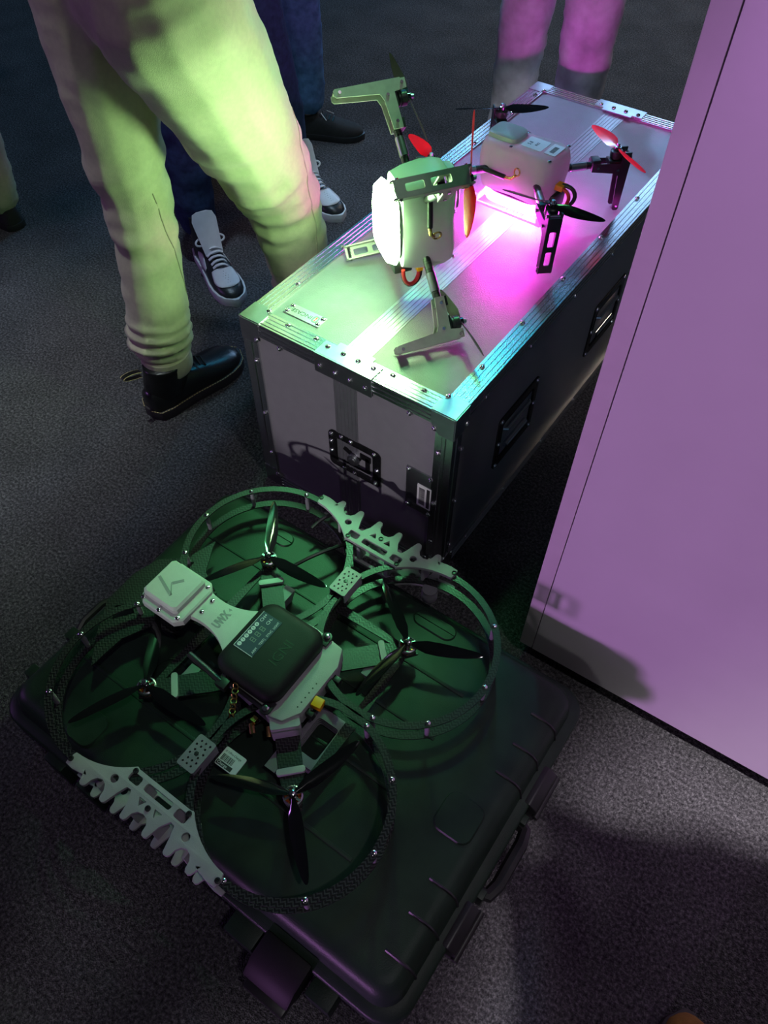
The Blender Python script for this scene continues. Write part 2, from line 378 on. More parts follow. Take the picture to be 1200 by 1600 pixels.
# corner caps
def corner(x, y, z, sx, sy, sz, a=0.058):
    m = MB(); t = 0.0022; r = 0.008
    def leaf(o, u, v, n, su, sv):
        pts = [(0, 0), (su, 0), (su, sv * 0.55), (su * 0.62, sv), (0, sv)]
        if su < 0.05 and False: pass
        T = Matrix(((u.x, v.x, n.x, o.x), (u.y, v.y, n.y, o.y), (u.z, v.z, n.z, o.z), (0, 0, 0, 1)))
        m.plate(pts, [], -0.001, t, T)
    o = V(x, y, z); u, v, w = X * sx, Y * sy, Z * sz
    leaf(o, u, v, -w, a * 0.95, a * 0.95); leaf(o, u, w, -v, a * 0.92, a); leaf(o, v, w, -u, a * 0.92, a)
    m.sphere(o + (u + v + w) * 0.0035, 0.0062, 10, 6)
    return m.build('corner_cap', M_steel, fc, True)
for (x, sx) in ((0, 1), (CW, -1)):
    for (y, sy) in ((0, 1), (CL, -1)):
        for (z, sz) in ((CH, -1), (0, 1)): corner(x, y, z, sx, sy, sz)
# rivets
riv = MB().lathe([(0.0001, 0), (0.0062, 0), (0.0060, 0.0012), (0.0046, 0.0030), (0.0026, 0.0038), (0.0024, 0.0022), (0.0001, 0.0020)], n=12).mesh('rivet', M_chrome)
def rivet(p, d, par=None): inst('rivet', riv, par or fc, p, zto(d))
zt = CH + 0.0013
for p in ((0.108, 0.036), (0.445, 0.036), (0.162 + 0.02, 0.036 - 0.002)): pass
for x in (0.108, 0.185, 0.38, 0.455): rivet((x, 0.034, zt), Z)
for y in (0.16, 0.33, 0.52, 0.72, 0.93, 1.14, 1.28): rivet((0.034, y, zt), Z); rivet((CW - 0.036, y, zt), Z)
for y in (0.12, 0.31, 0.52, 0.72, 0.93, 1.14): rivet((CW + 0.0013, y, CH - 0.030), X); rivet((CW + 0.0013, y, 0.030), X)
for x in (0.108, 0.445): rivet((x, -0.0013, CH - 0.040), -Y)
for x in (0.12, 0.20, 0.40): rivet((x, -0.0013, 0.028), -Y)
for z in (0.431, 0.264, 0.12): rivet((0.032, -0.0013, z), -Y); rivet((0.519, -0.0013, z), -Y)
for z in (0.431, 0.259, 0.09): rivet((CW + 0.0013, 0.036, z), X)
for x, y in ((0.046, 0.046), (CW - 0.046, 0.046), (0.046, CL - 0.046), (CW - 0.046, CL - 0.046)): rivet((x, y, CH + 0.0024), Z)
for x, z in ((0.044, 0.497), (0.506, 0.497), (0.044, 0.046), (0.506, 0.046)): rivet((x, -0.0024, z), -Y)
for z in (0.497, 0.046): rivet((CW + 0.0024, 0.047, z), X)
# joint plates front and back
def joint_plate(y, sy):
    m = MB(); t = 0.0035; x0, x1 = 0.207, 0.353
    pts = [(x0, 0), (x1, 0), (x1, 0.040), (0.325, 0.040), (0.325, 0.052), (0.236, 0.052), (0.236, 0.040), (x0, 0.040)]
    T = Matrix(((1, 0, 0, 0), (0, sy, 0, y), (0, 0, 1, CH), (0, 0, 0, 1))); m.plate(pts, [], 0.0005, t, T)
    T2 = Matrix(((1, 0, 0, 0), (0, 0, -sy, y), (0, -1, 0, CH), (0, 0, 0, 1))); m.plate([(x0, -t), (x1, -t), (x1, 0.047), (x0, 0.047)], [], 0.0005, t, T2)
    o = m.build('joint_plate', M_steel, fc, True)
    for x in (0.222, 0.262, 0.300, 0.338):
        rivet((x, y + sy * 0.026, CH + t), Z); rivet((x, y - sy * t, CH - 0.027), -Y * sy)
joint_plate(0, 1); joint_plate(CL, -1)
# name plate INCASE
npl = MB().span((0.067, 0.0675, CH - g), (0.163, 0.1015, CH - 0.0012)).build('name_plate', M_plateal, fc, True, 0.0006)
tm = MB(); text_into(tm, 'INCASE', 0.0165, frame((0.106, 0.0845, CH - 0.0012), (-1, 0, 0), (0, -1, 0)))
tm.build('lettering', M_ink, npl, False)
tm = MB(); tm.plate(rrect(0.1355, 0.1505, 0.0735, 0.0955, 0.007), [rrect(0.139, 0.147, 0.077, 0.092, 0.0035)], CH - 0.0012, CH - 0.0008); tm.build('emblem_ring', M_seg, npl, False)
tm = MB(); tm.plate(circ(0.143, 0.0805, 0.002, 8), [], CH - 0.0012, CH - 0.0008); tm.plate(rrect(0.1413, 0.1447, 0.0838, 0.0915, 0.0015, 2), [], CH - 0.0012, CH - 0.0008); tm.build('emblem_mark', M_red_ink, npl, False)
for x in (0.0735, 0.1565):
    for y in (0.0745, 0.0945): inst('rivet', riv, npl, (x, y, CH - 0.0012))
# butterfly latch
lt = MB(); T = frame((0.30, g, 0.27), X, Z)   # local x right, y up, z = -Y (outwards)
lt.plate(rrect(-0.073, 0.073, -0.058, 0.058, 0.014), [rrect(-0.054, 0.054, -0.043, 0.043, 0.008)], 0, 0.004, T)
latch = lt.build('latch_dish', M_blacksteel, fc, True, 0.0006)
m = MB(); ou = rrect(-0.054, 0.054, -0.043, 0.043, 0.008); inn = rrect(-0.045, 0.045, -0.035, 0.035, 0.006)
m.loft([[T @ V(x, y, 0.0045) for x, y in ou], [T @ V(x * 0.985, y * 0.985, 0.0055) for x, y in ou], [T @ V(x, y, -0.006) for x, y in inn]], False, True); m.build('recess', M_blacksteel, latch, True)
m = MB(); m.cyl(T @ V(-0.028, 0.02, -0.005), T @ V(-0.028, 0.02, 0.0005), 0.016, n=18); m.box(T @ V(-0.008, 0.008, 0.0), (0.05, 0.005, 0.016), Matrix.Rotation(rad(25), 3, 'Y'))
m.box(T @ V(0.030, 0.018, 0.0), (0.030, 0.006, 0.018)); m.box(T @ V(0.036, -0.004, 0.0), (0.012, 0.006, 0.05)); m.box(T @ V(0.0, -0.029, 0.0), (0.075, 0.005, 0.006)); m.build('latch_hasp', M_blacksteel, latch, True, 0.001)
m = MB(); m.cyl(T @ V(-0.002, -0.004, -0.004), T @ V(-0.002, -0.004, 0.010), 0.017, 0.015, 20); m.cyl(T @ V(-0.002, -0.004, 0.010), T @ V(-0.002, -0.004, 0.0125), 0.010, 0.009, 16); m.build('latch_knob', M_steel, latch, True, 0.0008)
for x, y in ((-0.063, 0.047), (-0.035, 0.051), (-0.008, 0.051), (0.057, 0.050), (0.064, 0.0), (0.060, -0.048), (0.0, -0.051), (-0.03, -0.051), (-0.064, -0.01), (-0.064, 0.022)):
    inst('rivet', riv, latch, T @ V(x, y, 0.004), zto(-Y))
# label plate
lp = MB().span((0.443, 0.0005, 0.205), (0.512, g + 0.001, 0.342)).build('label_plate', M_steel, fc, True, 0.0006)
st = MB().span((0.474, -0.0008, 0.230), (0.510, 0.0006, 0.303)).build('barcode_sticker', M_sticker, lp, False)
m = MB(); z = 0.238
while z < 0.292:
    w = random.choice((0.001, 0.0016, 0.0024)); m.span((0.479, -0.0012, z), (0.494, -0.0007, z + w)); z += w + random.choice((0.001, 0.0018))
m.span((0.499, -0.0012, 0.234), (0.507, -0.0007, 0.299)); m.build('barcode', M_ink, st, False)
for x, z in ((0.449, 0.335), (0.506, 0.335), (0.449, 0.212), (0.506, 0.212)): inst('rivet', riv, lp, (x, 0.0005, z), zto(-Y))
# recessed handles on the right side
for y0 in (0.225, 0.72):
    m = MB(); T = frame((CW - g, y0 + 0.09, 0.27), Y, Z)
    m.plate(rrect(-0.095, 0.095, -0.085, 0.085, 0.012), [rrect(-0.075, 0.075, -0.06, 0.06, 0.01)], 0, 0.004, T)
    hd = m.build('handle_dish', M_blacksteel, fc, True, 0.0006)
    m = MB(); ou = rrect(-0.075, 0.075, -0.06, 0.06, 0.01)
    m.loft([[T @ V(x, y, 0.0045) for x, y in ou], [T @ V(x * 0.93, y * 0.93, -0.006) for x, y in ou]], False, True); m.build('recess', M_blacksteel, hd, True)
    m = MB(); m.tube([T @ V(-0.06, 0.03, -0.002), T @ V(-0.055, 0.03, 0.006), T @ V(0.055, 0.03, 0.006), T @ V(0.06, 0.03, -0.002)], 0.005, 8); m.tube([T @ V(-0.05, -0.03, 0.004), T @ V(0.05, -0.03, 0.004)], 0.008, 10); m.build('grip', M_chrome, hd, True)
    for x in (-0.085, 0.085):
        for y in (-0.075, 0, 0.075): inst('rivet', riv, hd, T @ V(x, y, 0.004), zto(X))

# ------------------------------------------------------------ black hard case on the floor
PX0, PX1, PY0, PY1 = 0.042, 1.004, -0.857, -0.163
ZT = 0.20
hc = thing('hard_case', ((PX0 + PX1) / 2, (PY0 + PY1) / 2, 0), 'black plastic hard case lying flat on the carpet under the ring-guard drone', 'case')
def rings(levels, r=0.055):
    return [[V(x, y, z) for x, y in rrect(PX0 + i, PX1 - i, PY0 + i, PY1 - i, max(0.01, r - i * 0.6), 7)] for i, z in levels]
MB().loft(rings([(0.04, 0), (0.028, 0.006), (0.02, 0.10), (0.004, 0.106), (0.0, 0.110), (0.0, 0.124), (0.004, 0.128), (0.010, 0.1285)])).build('base_shell', M_caseblk, hc, True, ang=50)
lid = MB().loft(rings([(0.010, 0.1285), (0.003, 0.129), (0.0, 0.132), (0.0, 0.146), (0.004, 0.150), (0.020, 0.152), (0.024, 0.176), (0.028, 0.187), (0.035, 0.1945), (0.044, 0.1985), (0.055, ZT)])).build('lid_shell', M_caseblk, hc, True, ang=50)
# moulded ribs across the lid: long grooved lines, short notches on the right bevel, two raised pads
for y in (-0.325, -0.43, -0.555, -0.69):
    m = MB(); m.span((0.13, y - 0.0035, ZT - 0.002), (0.80, y + 0.0035, ZT + 0.0022)); m.build('lid_rib', M_caseblk, lid, True, 0.0012)
for y in (-0.279, -0.351, -0.415, -0.637, -0.699, -0.767):
    m = MB(); m.tube([(0.925, y, ZT + 0.0005), (0.950, y, ZT + 0.0002), (0.966, y, 0.196), (0.976, y, 0.186), (0.980, y, 0.172), (0.984, y, 0.153)], 0.003, 6); m.build('lid_notch', M_blk, lid, True)
def pad(x0, x1, y0, y1, nm='moulded_pad'):
    m = MB(); o = rrect(x0, x1, y0, y1, 0.02); m.loft([[V(x, y, ZT - 0.001) for x, y in o], [V(x, y, ZT + 0.0035) for x, y in rrect(x0 + 0.003, x1 - 0.003, y0 + 0.003, y1 - 0.003, 0.018)]]); m.build(nm, M_caseblk, lid, True)
pad(0.875, 0.952, -0.565, -0.485); pad(0.215, 0.285, -0.822, -0.752); pad(0.23, 0.30, -0.255, -0.215); pad(0.62, 0.72, -0.245, -0.205)
# round purge recess on the lid
m = MB(); m.lathe([(0.034, ZT), (0.036, ZT + 0.002), (0.032, ZT + 0.003), (0.031, ZT + 0.0006)], (0.30, -0.62, 0), n=24); m.build('lid_boss', M_caseblk, lid, True)
# latches and carry handle on the right side
def latch_at(y):
    m = MB(); m.loft([[V(x, yy, z) for yy in (y - 0.045, y + 0.045)][::1] + [V(x, yy, z) for yy in ()] for x, z in ()]) if False else None
    prof = [(0.984, 0.150), (1.004, 0.152), (1.020, 0.140), (1.024, 0.110), (1.020, 0.085), (0.992, 0.082)]
    m.loft([[V(x, y - 0.042, z) for x, z in prof], [V(x, y + 0.042, z) for x, z in prof]])
    o = m.build('latch', M_blk, hc, True, 0.003)
    m = MB(); m.cyl((1.022, y - 0.046, 0.118), (1.022, y + 0.046, 0.118), 0.007, n=12); m.build('latch_pin', M_blk, o, True)
    return o
for y in (-0.375, -0.66): latch_at(y)
m = MB(); m.tube([(1.0, -0.585, 0.10), (1.018, -0.58, 0.10), (1.024, -0.555, 0.10), (1.024, -0.47, 0.10), (1.018, -0.445, 0.10), (1.0, -0.44, 0.10)], 0.013, 8); m.build('carry_handle', M_blk, hc, True)
for y in (-0.59, -0.435): MB().box((1.0, y, 0.10), (0.03, 0.02, 0.05)).build('handle_mount', M_caseblk, hc, True, 0.004)
MB().span((0.975, -0.685, 0.02), (1.025, -0.635, 0.045)).build('foot_block', M_pla_d, hc, True, 0.004)
# near side: big folding handle and a corner latch
m = MB(); m.loft([[V(x, y, z) for y, z in ((-0.85, 0.16), (-0.90, 0.15), (-0.925, 0.12), (-0.90, 0.085), (-0.845, 0.08))] for x in (0.742, 0.838)]); fh = m.build('pull_handle', M_mod, hc, True, 0.006)
m = MB(); m.box((0.79, -0.925, 0.075), (0.085, 0.024, 0.03)); m.build('handle_grip', M_blk, fh, True, 0.005)
MB().span((0.845, -0.888, 0.045), (0.895, -0.84, 0.125)).build('latch', M_caseblk, hc, True, 0.004)
MB().span((0.672, -0.892, 0.05), (0.735, -0.835, 0.13)).build('latch', M_caseblk, hc, True, 0.004)
for x in (0.19, 0.28): MB().span((x, -0.872, 0.06), (x + 0.05, -0.84, 0.135)).build('latch', M_caseblk, hc, True, 0.004)
# left-edge hinge lugs
for y in (-0.66, -0.765): MB().span((PX0 - 0.012, y - 0.014, 0.10), (PX0 + 0.02, y + 0.014, 0.157)).build('hinge_lug', M_caseblk, hc, True, 0.004)
m = MB(); m.tube([(0.036, -0.655, 0.13), (0.028, -0.62, 0.14), (0.028, -0.57, 0.14), (0.036, -0.54, 0.13)], 0.008, 8); m.build('side_handle', M_blk, hc, True)

# ------------------------------------------------------------ ring-guard drone
DC = V(0.491, -0.500, 0)
cd = thing('ring_guard_drone', (DC.x, DC.y, ZT), 'large black and grey quadcopter with four carbon ring guards on the black case', 'drone')
hw = 0.176
def W(u, v, z): return V(DC.x + u, DC.y + v, z)
DM = Matrix.Translation(DC)
RZT, RZB = 0.283, 0.234
corners = [(-hw, hw, 1), (hw, hw, 2), (-hw, -hw, 3), (hw, -hw, 4)]
for cx, cy, k in corners:
    for z0, r0, r1 in ((RZT, 0.1645, 0.178), (RZB, 0.162, 0.1775)):
        m = MB(DM); m.plate(circ(cx, cy, r1, 72), [circ(cx, cy, r0, 72)], z0, z0 + 0.003); m.build('guard_ring', M_carb, cd, False)
scr = MB().lathe([(0.0001, 0), (0.0050, 0), (0.0048, 0.0020), (0.0030, 0.0034), (0.0001, 0.0036)], n=12).mesh('screw', M_chrome)
pil = MB().lathe([(0.0042, RZB - RZT), (0.0052, -0.018), (0.0038, -0.012), (0.0050, -0.006), (0.0042, 0.0)], n=10).mesh('standoff', M_pla_d)
st_ang = {1: (100, 142, 180, 215), 2: (45, 0, -44, -78), 3: (180, 140, 222, 95), 4: (42, 0, -44, -90, 78)}
for cx, cy, k in corners:
    for a in st_ang[k]:
        p = W(cx + 0.1705 * math.cos(rad(a)), cy + 0.1705 * math.sin(rad(a)), RZT)
        s_ = inst('standoff', pil, cd, p); inst('screw', scr, s_, p + V(0, 0, 0.003))
# toothed side brackets, two levels tied by blocks
def bracket(sg, kv):
    def arc(r, a0, a1, n): return [(hw + r * math.cos(rad(a0 + (a1 - a0) * i / n)), hw + r * math.sin(rad(a0 + (a1 - a0) * i / n))) for i in range(n + 1)]
    tooth = lambda u: [(u - 0.009, 0.352), (u - 0.006, 0.366), (u - 0.003, 0.3705), (u + 0.003, 0.3705), (u + 0.006, 0.366), (u + 0.009, 0.352)]
    half = [(0.0, 0.297), (0.060, 0.297)] + arc(0.163, 133, 92, 9)
    half += [(hw - 0.002, hw + 0.176), (hw - 0.004, hw + 0.186)] + arc(0.188, 96, 106, 3)
    half += [(0.136, 0.350), (0.128, 0.371), (0.124, 0.3735), (0.118, 0.3725), (0.115, 0.368), (0.113, 0.357), (0.107, 0.349), (0.098, 0.346), (0.089, 0.349), (0.083, 0.357), (0.081, 0.368), (0.078, 0.3725), (0.072, 0.3735), (0.068, 0.371), (0.061, 0.347), (0.055, 0.331), (0.046, 0.330)]
    half += [(0.036, 0.347), (0.031, 0.371), (0.027, 0.3735), (0.021, 0.3725), (0.0185, 0.368), (0.0165, 0.357), (0.010, 0.3495), (0.0, 0.347)]
    full = half[:-1] + [half[-1]] + [(-u, v) for u, v in reversed(half[1:-1])]
    q = 0.336 - 0.297
    hole = [circ(0.083, 0.333, 0.0075, 12), circ(-0.083, 0.333, 0.0075, 12)]
    tri = [(0.010, 0.330), (0.026, 0.330), (0.017, 0.3425)]
    hole += [tri, [(-u, v) for u, v in reversed(tri)]]
    hole += [rrect(-0.030, 0.030, 0.305, 0.319, 0.004, 2), rrect(0.041, 0.066, 0.305, 0.321, 0.004, 2), rrect(-0.066, -0.041, 0.305, 0.321, 0.004, 2)]
    T = DM @ Matrix.Diagonal((1, sg, 1, 1))
    m = MB(); m.plate(full, hole, RZT + 0.002, RZT + 0.010, T); top = m.build('toothed_bracket', M_pla, cd, True, 0.0008)
    m = MB(); m.plate(full, hole, RZB - 0.011, RZB - 0.004, T); low = m.build('toothed_bracket', M_pla, cd, True, 0.0008)
    for u in (-0.0355, 0.0355):
        MB().box(T @ V(u, 0.313, 0.258), (0.009, 0.022, 0.068)).build('bracket_block', M_pla, cd, True, 0.0012)
    for u in (-0.108, -0.024, 0.024, 0.108) if sg > 0 else (-0.098, -0.024, 0.024, 0.098):
        MB().box(T @ V(u, 0.345, 0.257), (0.006, 0.028, 0.056)).build('bracket_rib', M_pla, top, True, 0.001)
    for u, v in ((0.062, 0.303), (-0.062, 0.303), (hw - 0.006, hw + 0.176), (-hw + 0.006, hw + 0.176), (0.0, 0.336)):
        m = MB(); m.lathe([(0.0001, 0.0), (0.0052, 0.0), (0.0050, 0.0022), (0.0030, 0.0026), (0.0028, 0.001), (0.0001, 0.001)], T @ V(u, v, RZT + 0.010), n=12); m.build('bolt', M_blk, top, True)
bracket(1, 0); bracket(-1, 0)
# small perforated covers where the rings meet
def perf(cx, cy):
    T = Matrix.Translation(V(cx, cy, 0)); m = MB()
    hs = []
    for i in range(3):
        for j in range(6):
            if j in (2, 3) and i == 1: continue
            hs.append(circ((i - 1) * 0.0095 + (0.002 if j % 2 else -0.002), (j - 2.5) * 0.0088, 0.0022, 6))
    m.plate(rrect(-0.019, 0.019, -0.031, 0.031, 0.004, 2), hs, 0.294, 0.297, T)
    m.span((cx - 0.019, cy - 0.029, 0.268), (cx - 0.016, cy + 0.029, 0.2945)); m.span((cx + 0.016, cy - 0.029, 0.268), (cx + 0.019, cy + 0.029, 0.2945))
    o = m.build('perforated_cover', M_pla_d if cy < -0.5 else M_pla, cd, True, 0.0006)
    m = MB(); m.box((cx, cy, 0.284), (0.030, 0.056, 0.012)); m.build('inner_board', M_blk, o, False)
    m = MB(); m.lathe([(0.0001, 0.2965), (0.005, 0.2965), (0.004, 0.298), (0.0001, 0.2985)], (cx, cy, 0), n=6); m.build('nut', M_blk, o, True)
perf(0.494, -0.292); perf(0.494, -0.722)
# centre plates, arms, struts
m = MB(DM); m.plate(rrect(-0.085, 0.095, -0.085, 0.085, 0.02, 3), [], 0.236, 0.240); m.build('bottom_plate', M_carb, cd, False)
for cx, cy, k in corners:
    d = V(cx, cy, 0).normalized(); n = V(-d.y, d.x, 0)
    def q(a, b): p = d * a + n * b; return (p.x, p.y)
    m = MB(DM); m.plate([q(0.06, -0.023), q(0.205, -0.022), q(0.235, -0.017), q(0.268, -0.012), q(0.268, 0.012), q(0.235, 0.017), q(0.205, 0.022), q(0.06, 0.023)], [], 0.239, 0.245)
    arm = m.build('arm', M_carb, cd, False)
    T = DM @ frame(d * 0.200 + V(0, 0, 0.2455), n, -d)
    m = MB(); m.plate(rrect(-0.026, 0.026, -0.006, 0.006, 0.005, 3), [], -0.002, 0.007, T); m.build('arm_clip', M_pla, arm, True, 0.0015)
    # thin struts from the motor to the ring, 
    if k == 4:
        m = MB(DM); T = frame(d * 0.116 + V(0, 0, 0.264), n, -d); m.plate(rrect(-0.027, 0.027, -0.020, 0.020, 0.004, 2), [], -0.028, 0.024, T); m.build('arm_socket', M_pla, arm, True, 0.002)
    for a in {1: (270,), 2: (180, 270), 3: (90,), 4: (90,)}[k]:
        aa = rad(a); e_ = V(math.cos(aa), math.sin(aa), 0); nn = V(-e_.y, e_.x, 0); c0 = V(cx, cy, 0)
        pts = [c0 + e_ * 0.012 + nn * 0.006, c0 + e_ * 0.167 + nn * 0.011, c0 + e_ * 0.167 - nn * 0.011, c0 + e_ * 0.012 - nn * 0.006]
        m = MB(DM); m.plate([(p.x, p.y) for p in reversed(pts)], [], 0.2405, 0.2435); m.build('ring_strut', M_carb, cd, False)
# motors and propellers
base = MB().lathe([(0.0001, 0), (0.0165, 0), (0.0165, 0.005), (0.012, 0.006), (0.0001, 0.006)], n=20).mesh('motor_base', M_blk)
wind = MB()
for k in range(12):
    a = 2 * pi * k / 12; wind.box((0.0118 * math.cos(a), 0.0118 * math.sin(a), 0.0095), (0.007, 0.0036, 0.006), Matrix.Rotation(a, 3, 'Z'))
wind = wind.mesh('windings', M_copper, False)
bell = MB(); bell.loft([[V(r * math.cos(2 * pi * k / 24), r * math.sin(2 * pi * k / 24), z) for k in range(24)] for r, z in ((0.0165, 0.0135), (0.0178, 0.0135), (0.0178, 0.021), (0.0150, 0.0225), (0.0145, 0.0215))], False, False)
for k in range(6):
    a = 2 * pi * k / 6; bell.box((0.0098 * math.cos(a), 0.0098 * math.sin(a), 0.0218), (0.013, 0.004, 0.0016), Matrix.Rotation(a, 3, 'Z'))
bell.cyl((0, 0, 0.012), (0, 0, 0.024), 0.0055, n=14)
bell = bell.mesh('motor_bell', M_steel)
hubm = MB().lathe([(0.0001, 0), (0.0072, 0), (0.0072, 0.007), (0.0050, 0.0085), (0.0001, 0.0085)], n=16).mesh('hub', M_gloss)
nutm = MB().lathe([(0.0001, 0.0), (0.0056, 0.0), (0.0056, 0.0045), (0.0036, 0.0052), (0.0030, 0.0085), (0.0001, 0.009)], n=6).mesh('prop_nut', M_chrome)
def blade_mesh(name, R, w, mt, th=0.0013, twist=24, sweep=0.10):
    m = MB(); rs = []
    prof = ((0.05, 0.30), (0.12, 0.55), (0.25, 0.95), (0.42, 1.0), (0.60, 0.92), (0.78, 0.74), (0.92, 0.50), (0.98, 0.28), (1.0, 0.10))
    for f, c in prof:
        tw = rad(twist * (1 - 0.65 * f)); half = w * c / 2; off = -w * sweep * math.sin(f * pi)
        ring = []
        for s_, tt in ((-1, 0.15), (-0.45, 1), (0.15, 1), (1, 0.15), (0.15, -0.7), (-0.45, -0.7)):
            y = off + s_ * half; zz = tt * th * (1.5 - f)
            ring.append(V(f * R, y * math.cos(tw) - zz * math.sin(tw), -y * math.sin(tw) * -1 + zz * math.cos(tw)))
        rs.append(ring)
    m.loft(rs); return m.mesh(name, mt, True, 0, None, 60)
bl3 = blade_mesh('blade', 0.146, 0.026, M_gloss)
prop_ang = {1: (125, -119, 4), 2: (144, 24, -97), 3: (126, -114, 2), 4: (-157, 75, -42)}
for cx, cy, k in corners:
    p = W(cx, cy, 0.245); mo = inst('motor_base', base, cd, p); inst('windings', wind, mo, p); inst('motor_bell', bell, mo, p)
    ph = p + V(0, 0, 0.024); pr = inst('propeller', hubm, cd, ph); inst('prop_nut', nutm, pr, ph + V(0, 0, 0.0085))
    for a in prop_ang[k]: inst('blade', bl3, pr, ph + V(0, 0, 0.004), Matrix.Rotation(rad(a), 3, 'Z'))
# body stack
m = MB(DM); m.span((-0.055, -0.055, ZT + 0.0024), (0.075, 0.055, 0.236)); m.build('battery', M_blk, cd, True, 0.006)
body = [(-0.075, -0.055), (-0.062, -0.085), (0.062, -0.098), (0.085, -0.092), (0.104, -0.060), (0.104, 0.050), (0.088, 0.085), (0.020, 0.092), (-0.030, 0.088), (-0.070, 0.060)]
m = MB(DM); m.plate(body, [], 0.250, 0.296); bo = m.build('body_shell', M_pla, cd, True, 0.004)
m = MB(DM)
for k in range(6): m.cyl((0.092, -0.055 + k * 0.011, 0.2955), (0.092, -0.055 + k * 0.011, 0.2966), 0.0016, n=6)
m.build('vent_dot', M_blk, bo, False)
tag(m and bo)
m = MB(DM); m.plate([(0.062, -0.098), (0.070, -0.135), (0.105, -0.108), (0.085, -0.092)], [], 0.262, 0.292) if False else m
# black timing module with a display
mo_r = lambda i, z: [V(DC.x + x, DC.y + y, z) for x, y in rrect(-0.084 + i, 0.060 - i, -0.086 + i, 0.080 - i, 0.028, 6)]
md = MB().loft([mo_r(0.004, 0.296), mo_r(0.0, 0.300), mo_r(0.0, 0.318), mo_r(0.004, 0.325), mo_r(0.012, 0.329), mo_r(0.02, 0.330)]).build('timing_module', M_mod, cd, True, ang=60)
for u, v in ((-0.052, -0.090), (0.050, -0.092), (0.052, 0.084)):
    m = MB(DM); m.cyl((u, v, 0.298), (u, v, 0.304), 0.0105, n=16); m.span((u - 0.010, min(v, v * 0.8), 0.298), (u + 0.010, max(v, v * 0.8), 0.303)); lg = m.build('mounting_lug', M_blk, md, True, 0.001)
    m = MB(DM); m.lathe([(0.0001, 0.304), (0.0066, 0.304), (0.0064, 0.308), (0.004, 0.3105), (0.0001, 0.311)], (u, v, 0), n=14); m.build('lug_bolt', M_chrome, md, True)
m = MB(DM); m.tube([(-0.045, -0.091, 0.300), (0.045, -0.094, 0.300)], 0.0045, 8); m.build('lug_bar', M_blk, md, True)
sx0, sx1, sy0, sy1 = 0.4225, 0.4665, -0.5375, -0.4515
sc = MB().span((sx0, sy0, 0.3295), (sx1, sy1, 0.3312)).build('display', M_screen, md, False)
m = MB(); 
for a, b in (((sx0 - 0.0008, sy0 - 0.0008), (sx0, sy1)), ((sx0 - 0.0008, sy0 - 0.0008), (sx1, sy0))): m.span((*a, 0.3296), (*b, 0.3316))
m.build('display_edge', M_scrtxt, md, False)
def scr_t(body, u, v, size, mt, nm, par=sc, z=0.3313):   # u along +Y, v along -X (text up)
    mm = MB(); text_into(mm, body, size, frame((sx1 - v, sy0 + u, z), (0, 1, 0), (-1, 0, 0)), 0.0002); return mm.build(nm, mt, par, False)
m = MB()
for i in range(6): m.plate(circ(sx1 - 0.0375, sy0 + 0.0075 + i * 0.0098, 0.0043, 14), [], 0.3312, 0.33145)
m.build('key_dots', M_scrtxt, sc, False)
for i in range(6): scr_t(str(i + 1), 0.0075 + i * 0.0098, 0.0375, 0.0072, M_screen, 'digit', z=0.3315)
for i in range(3):
    mm = MB(); u0 = 0.024 + i * 0.0135; w, h, t = 0.0075, 0.0115, 0.0013; v0 = 0.0165
    for (a, b, c, d) in ((0, 0, w, t), (0, h / 2 - t / 2, w, h / 2 + t / 2), (0, h - t, w, h), (0, 0, t, h), (w - t, 0, w, h)):
        mm.span((sx1 - (v0 + b), sy0 + u0 + a, 0.3312), (sx1 - (v0 + d), sy0 + u0 + c, 0.33145))
    mm.build('segment_digit', M_seg, sc, False)
scr_t('CH+', 0.0745, 0.0355, 0.0092, M_scrtxt, 'lettering'); scr_t('CH-', 0.0745, 0.0215, 0.0092, M_scrtxt, 'lettering')
scr_t('ARM', 0.0115, 0.0052, 0.0066, M_scrtxt, 'lettering'); scr_t('TEST|', 0.0335, 0.0052, 0.0064, M_scrtxt, 'lettering'); scr_t('SYNC', 0.0545, 0.0052, 0.0064, M_scrtxt, 'lettering'); scr_t('LIGHT', 0.0745, 0.0052, 0.0060, M_scrtxt, 'lettering')
m = MB(); text_into(m, 'IGNI', 0.028, frame((0.505, -0.500, 0.3301), (0, 1, 0), (-1, 0, 0)), 0.0005); m.build('embossed_lettering', M_caseblk, md, False)
# GPS arm and puck
m = MB(DM); A = [(-0.205, 0.030)]
up = bez([V(-0.195, 0.031, 0), V(-0.145, 0.020, 0), V(-0.105, 0.030, 0), V(-0.060, 0.070, 0)], 10)
pts = [(p.x, p.y) for p in up] + [(p.x, -p.y - 0.004) for p in reversed(up)]
m.plate(pts[::-1], [], 0.297, 0.312); ga = m.build('gps_arm', M_pla, cd, True, 0.0012)
m = MB(); text_into(m, 'UWX', 0.024, frame((0.3585, -0.506, 0.3121), (0, 1, 0), (-1, 0, 0)) @ Matrix.Diagonal((0.62, 1, 1, 1)), 0.0004, bold=0.0014); text_into(m, '4', 0.012, frame((0.3585, -0.4805, 0.3121), (0, 1, 0), (-1, 0, 0)), 0.0004); m.build('engraved_lettering', M_pla_d, ga, False)
for v in (-0.015, 0.015):
    inst('screw', scr, ga, W(-0.175, v, 0.312))
gc = V(0.250, -0.512, 0)
gm = Matrix.Translation(gc)
def oct_(h, c, z): return [gm @ V(x, y, z) for x, y in ((h, h - c), (h - c, h), (-h + c, h), (-h, h - c), (-h, -h + c), (-h + c, -h), (h - c, -h), (h, -h + c))]
gb = MB().loft([oct_(0.050, 0.012, 0.298), oct_(0.054, 0.014, 0.303), oct_(0.054, 0.014, 0.318), oct_(0.051, 0.013, 0.321)]).build('gps_base', M_pla, cd, True)
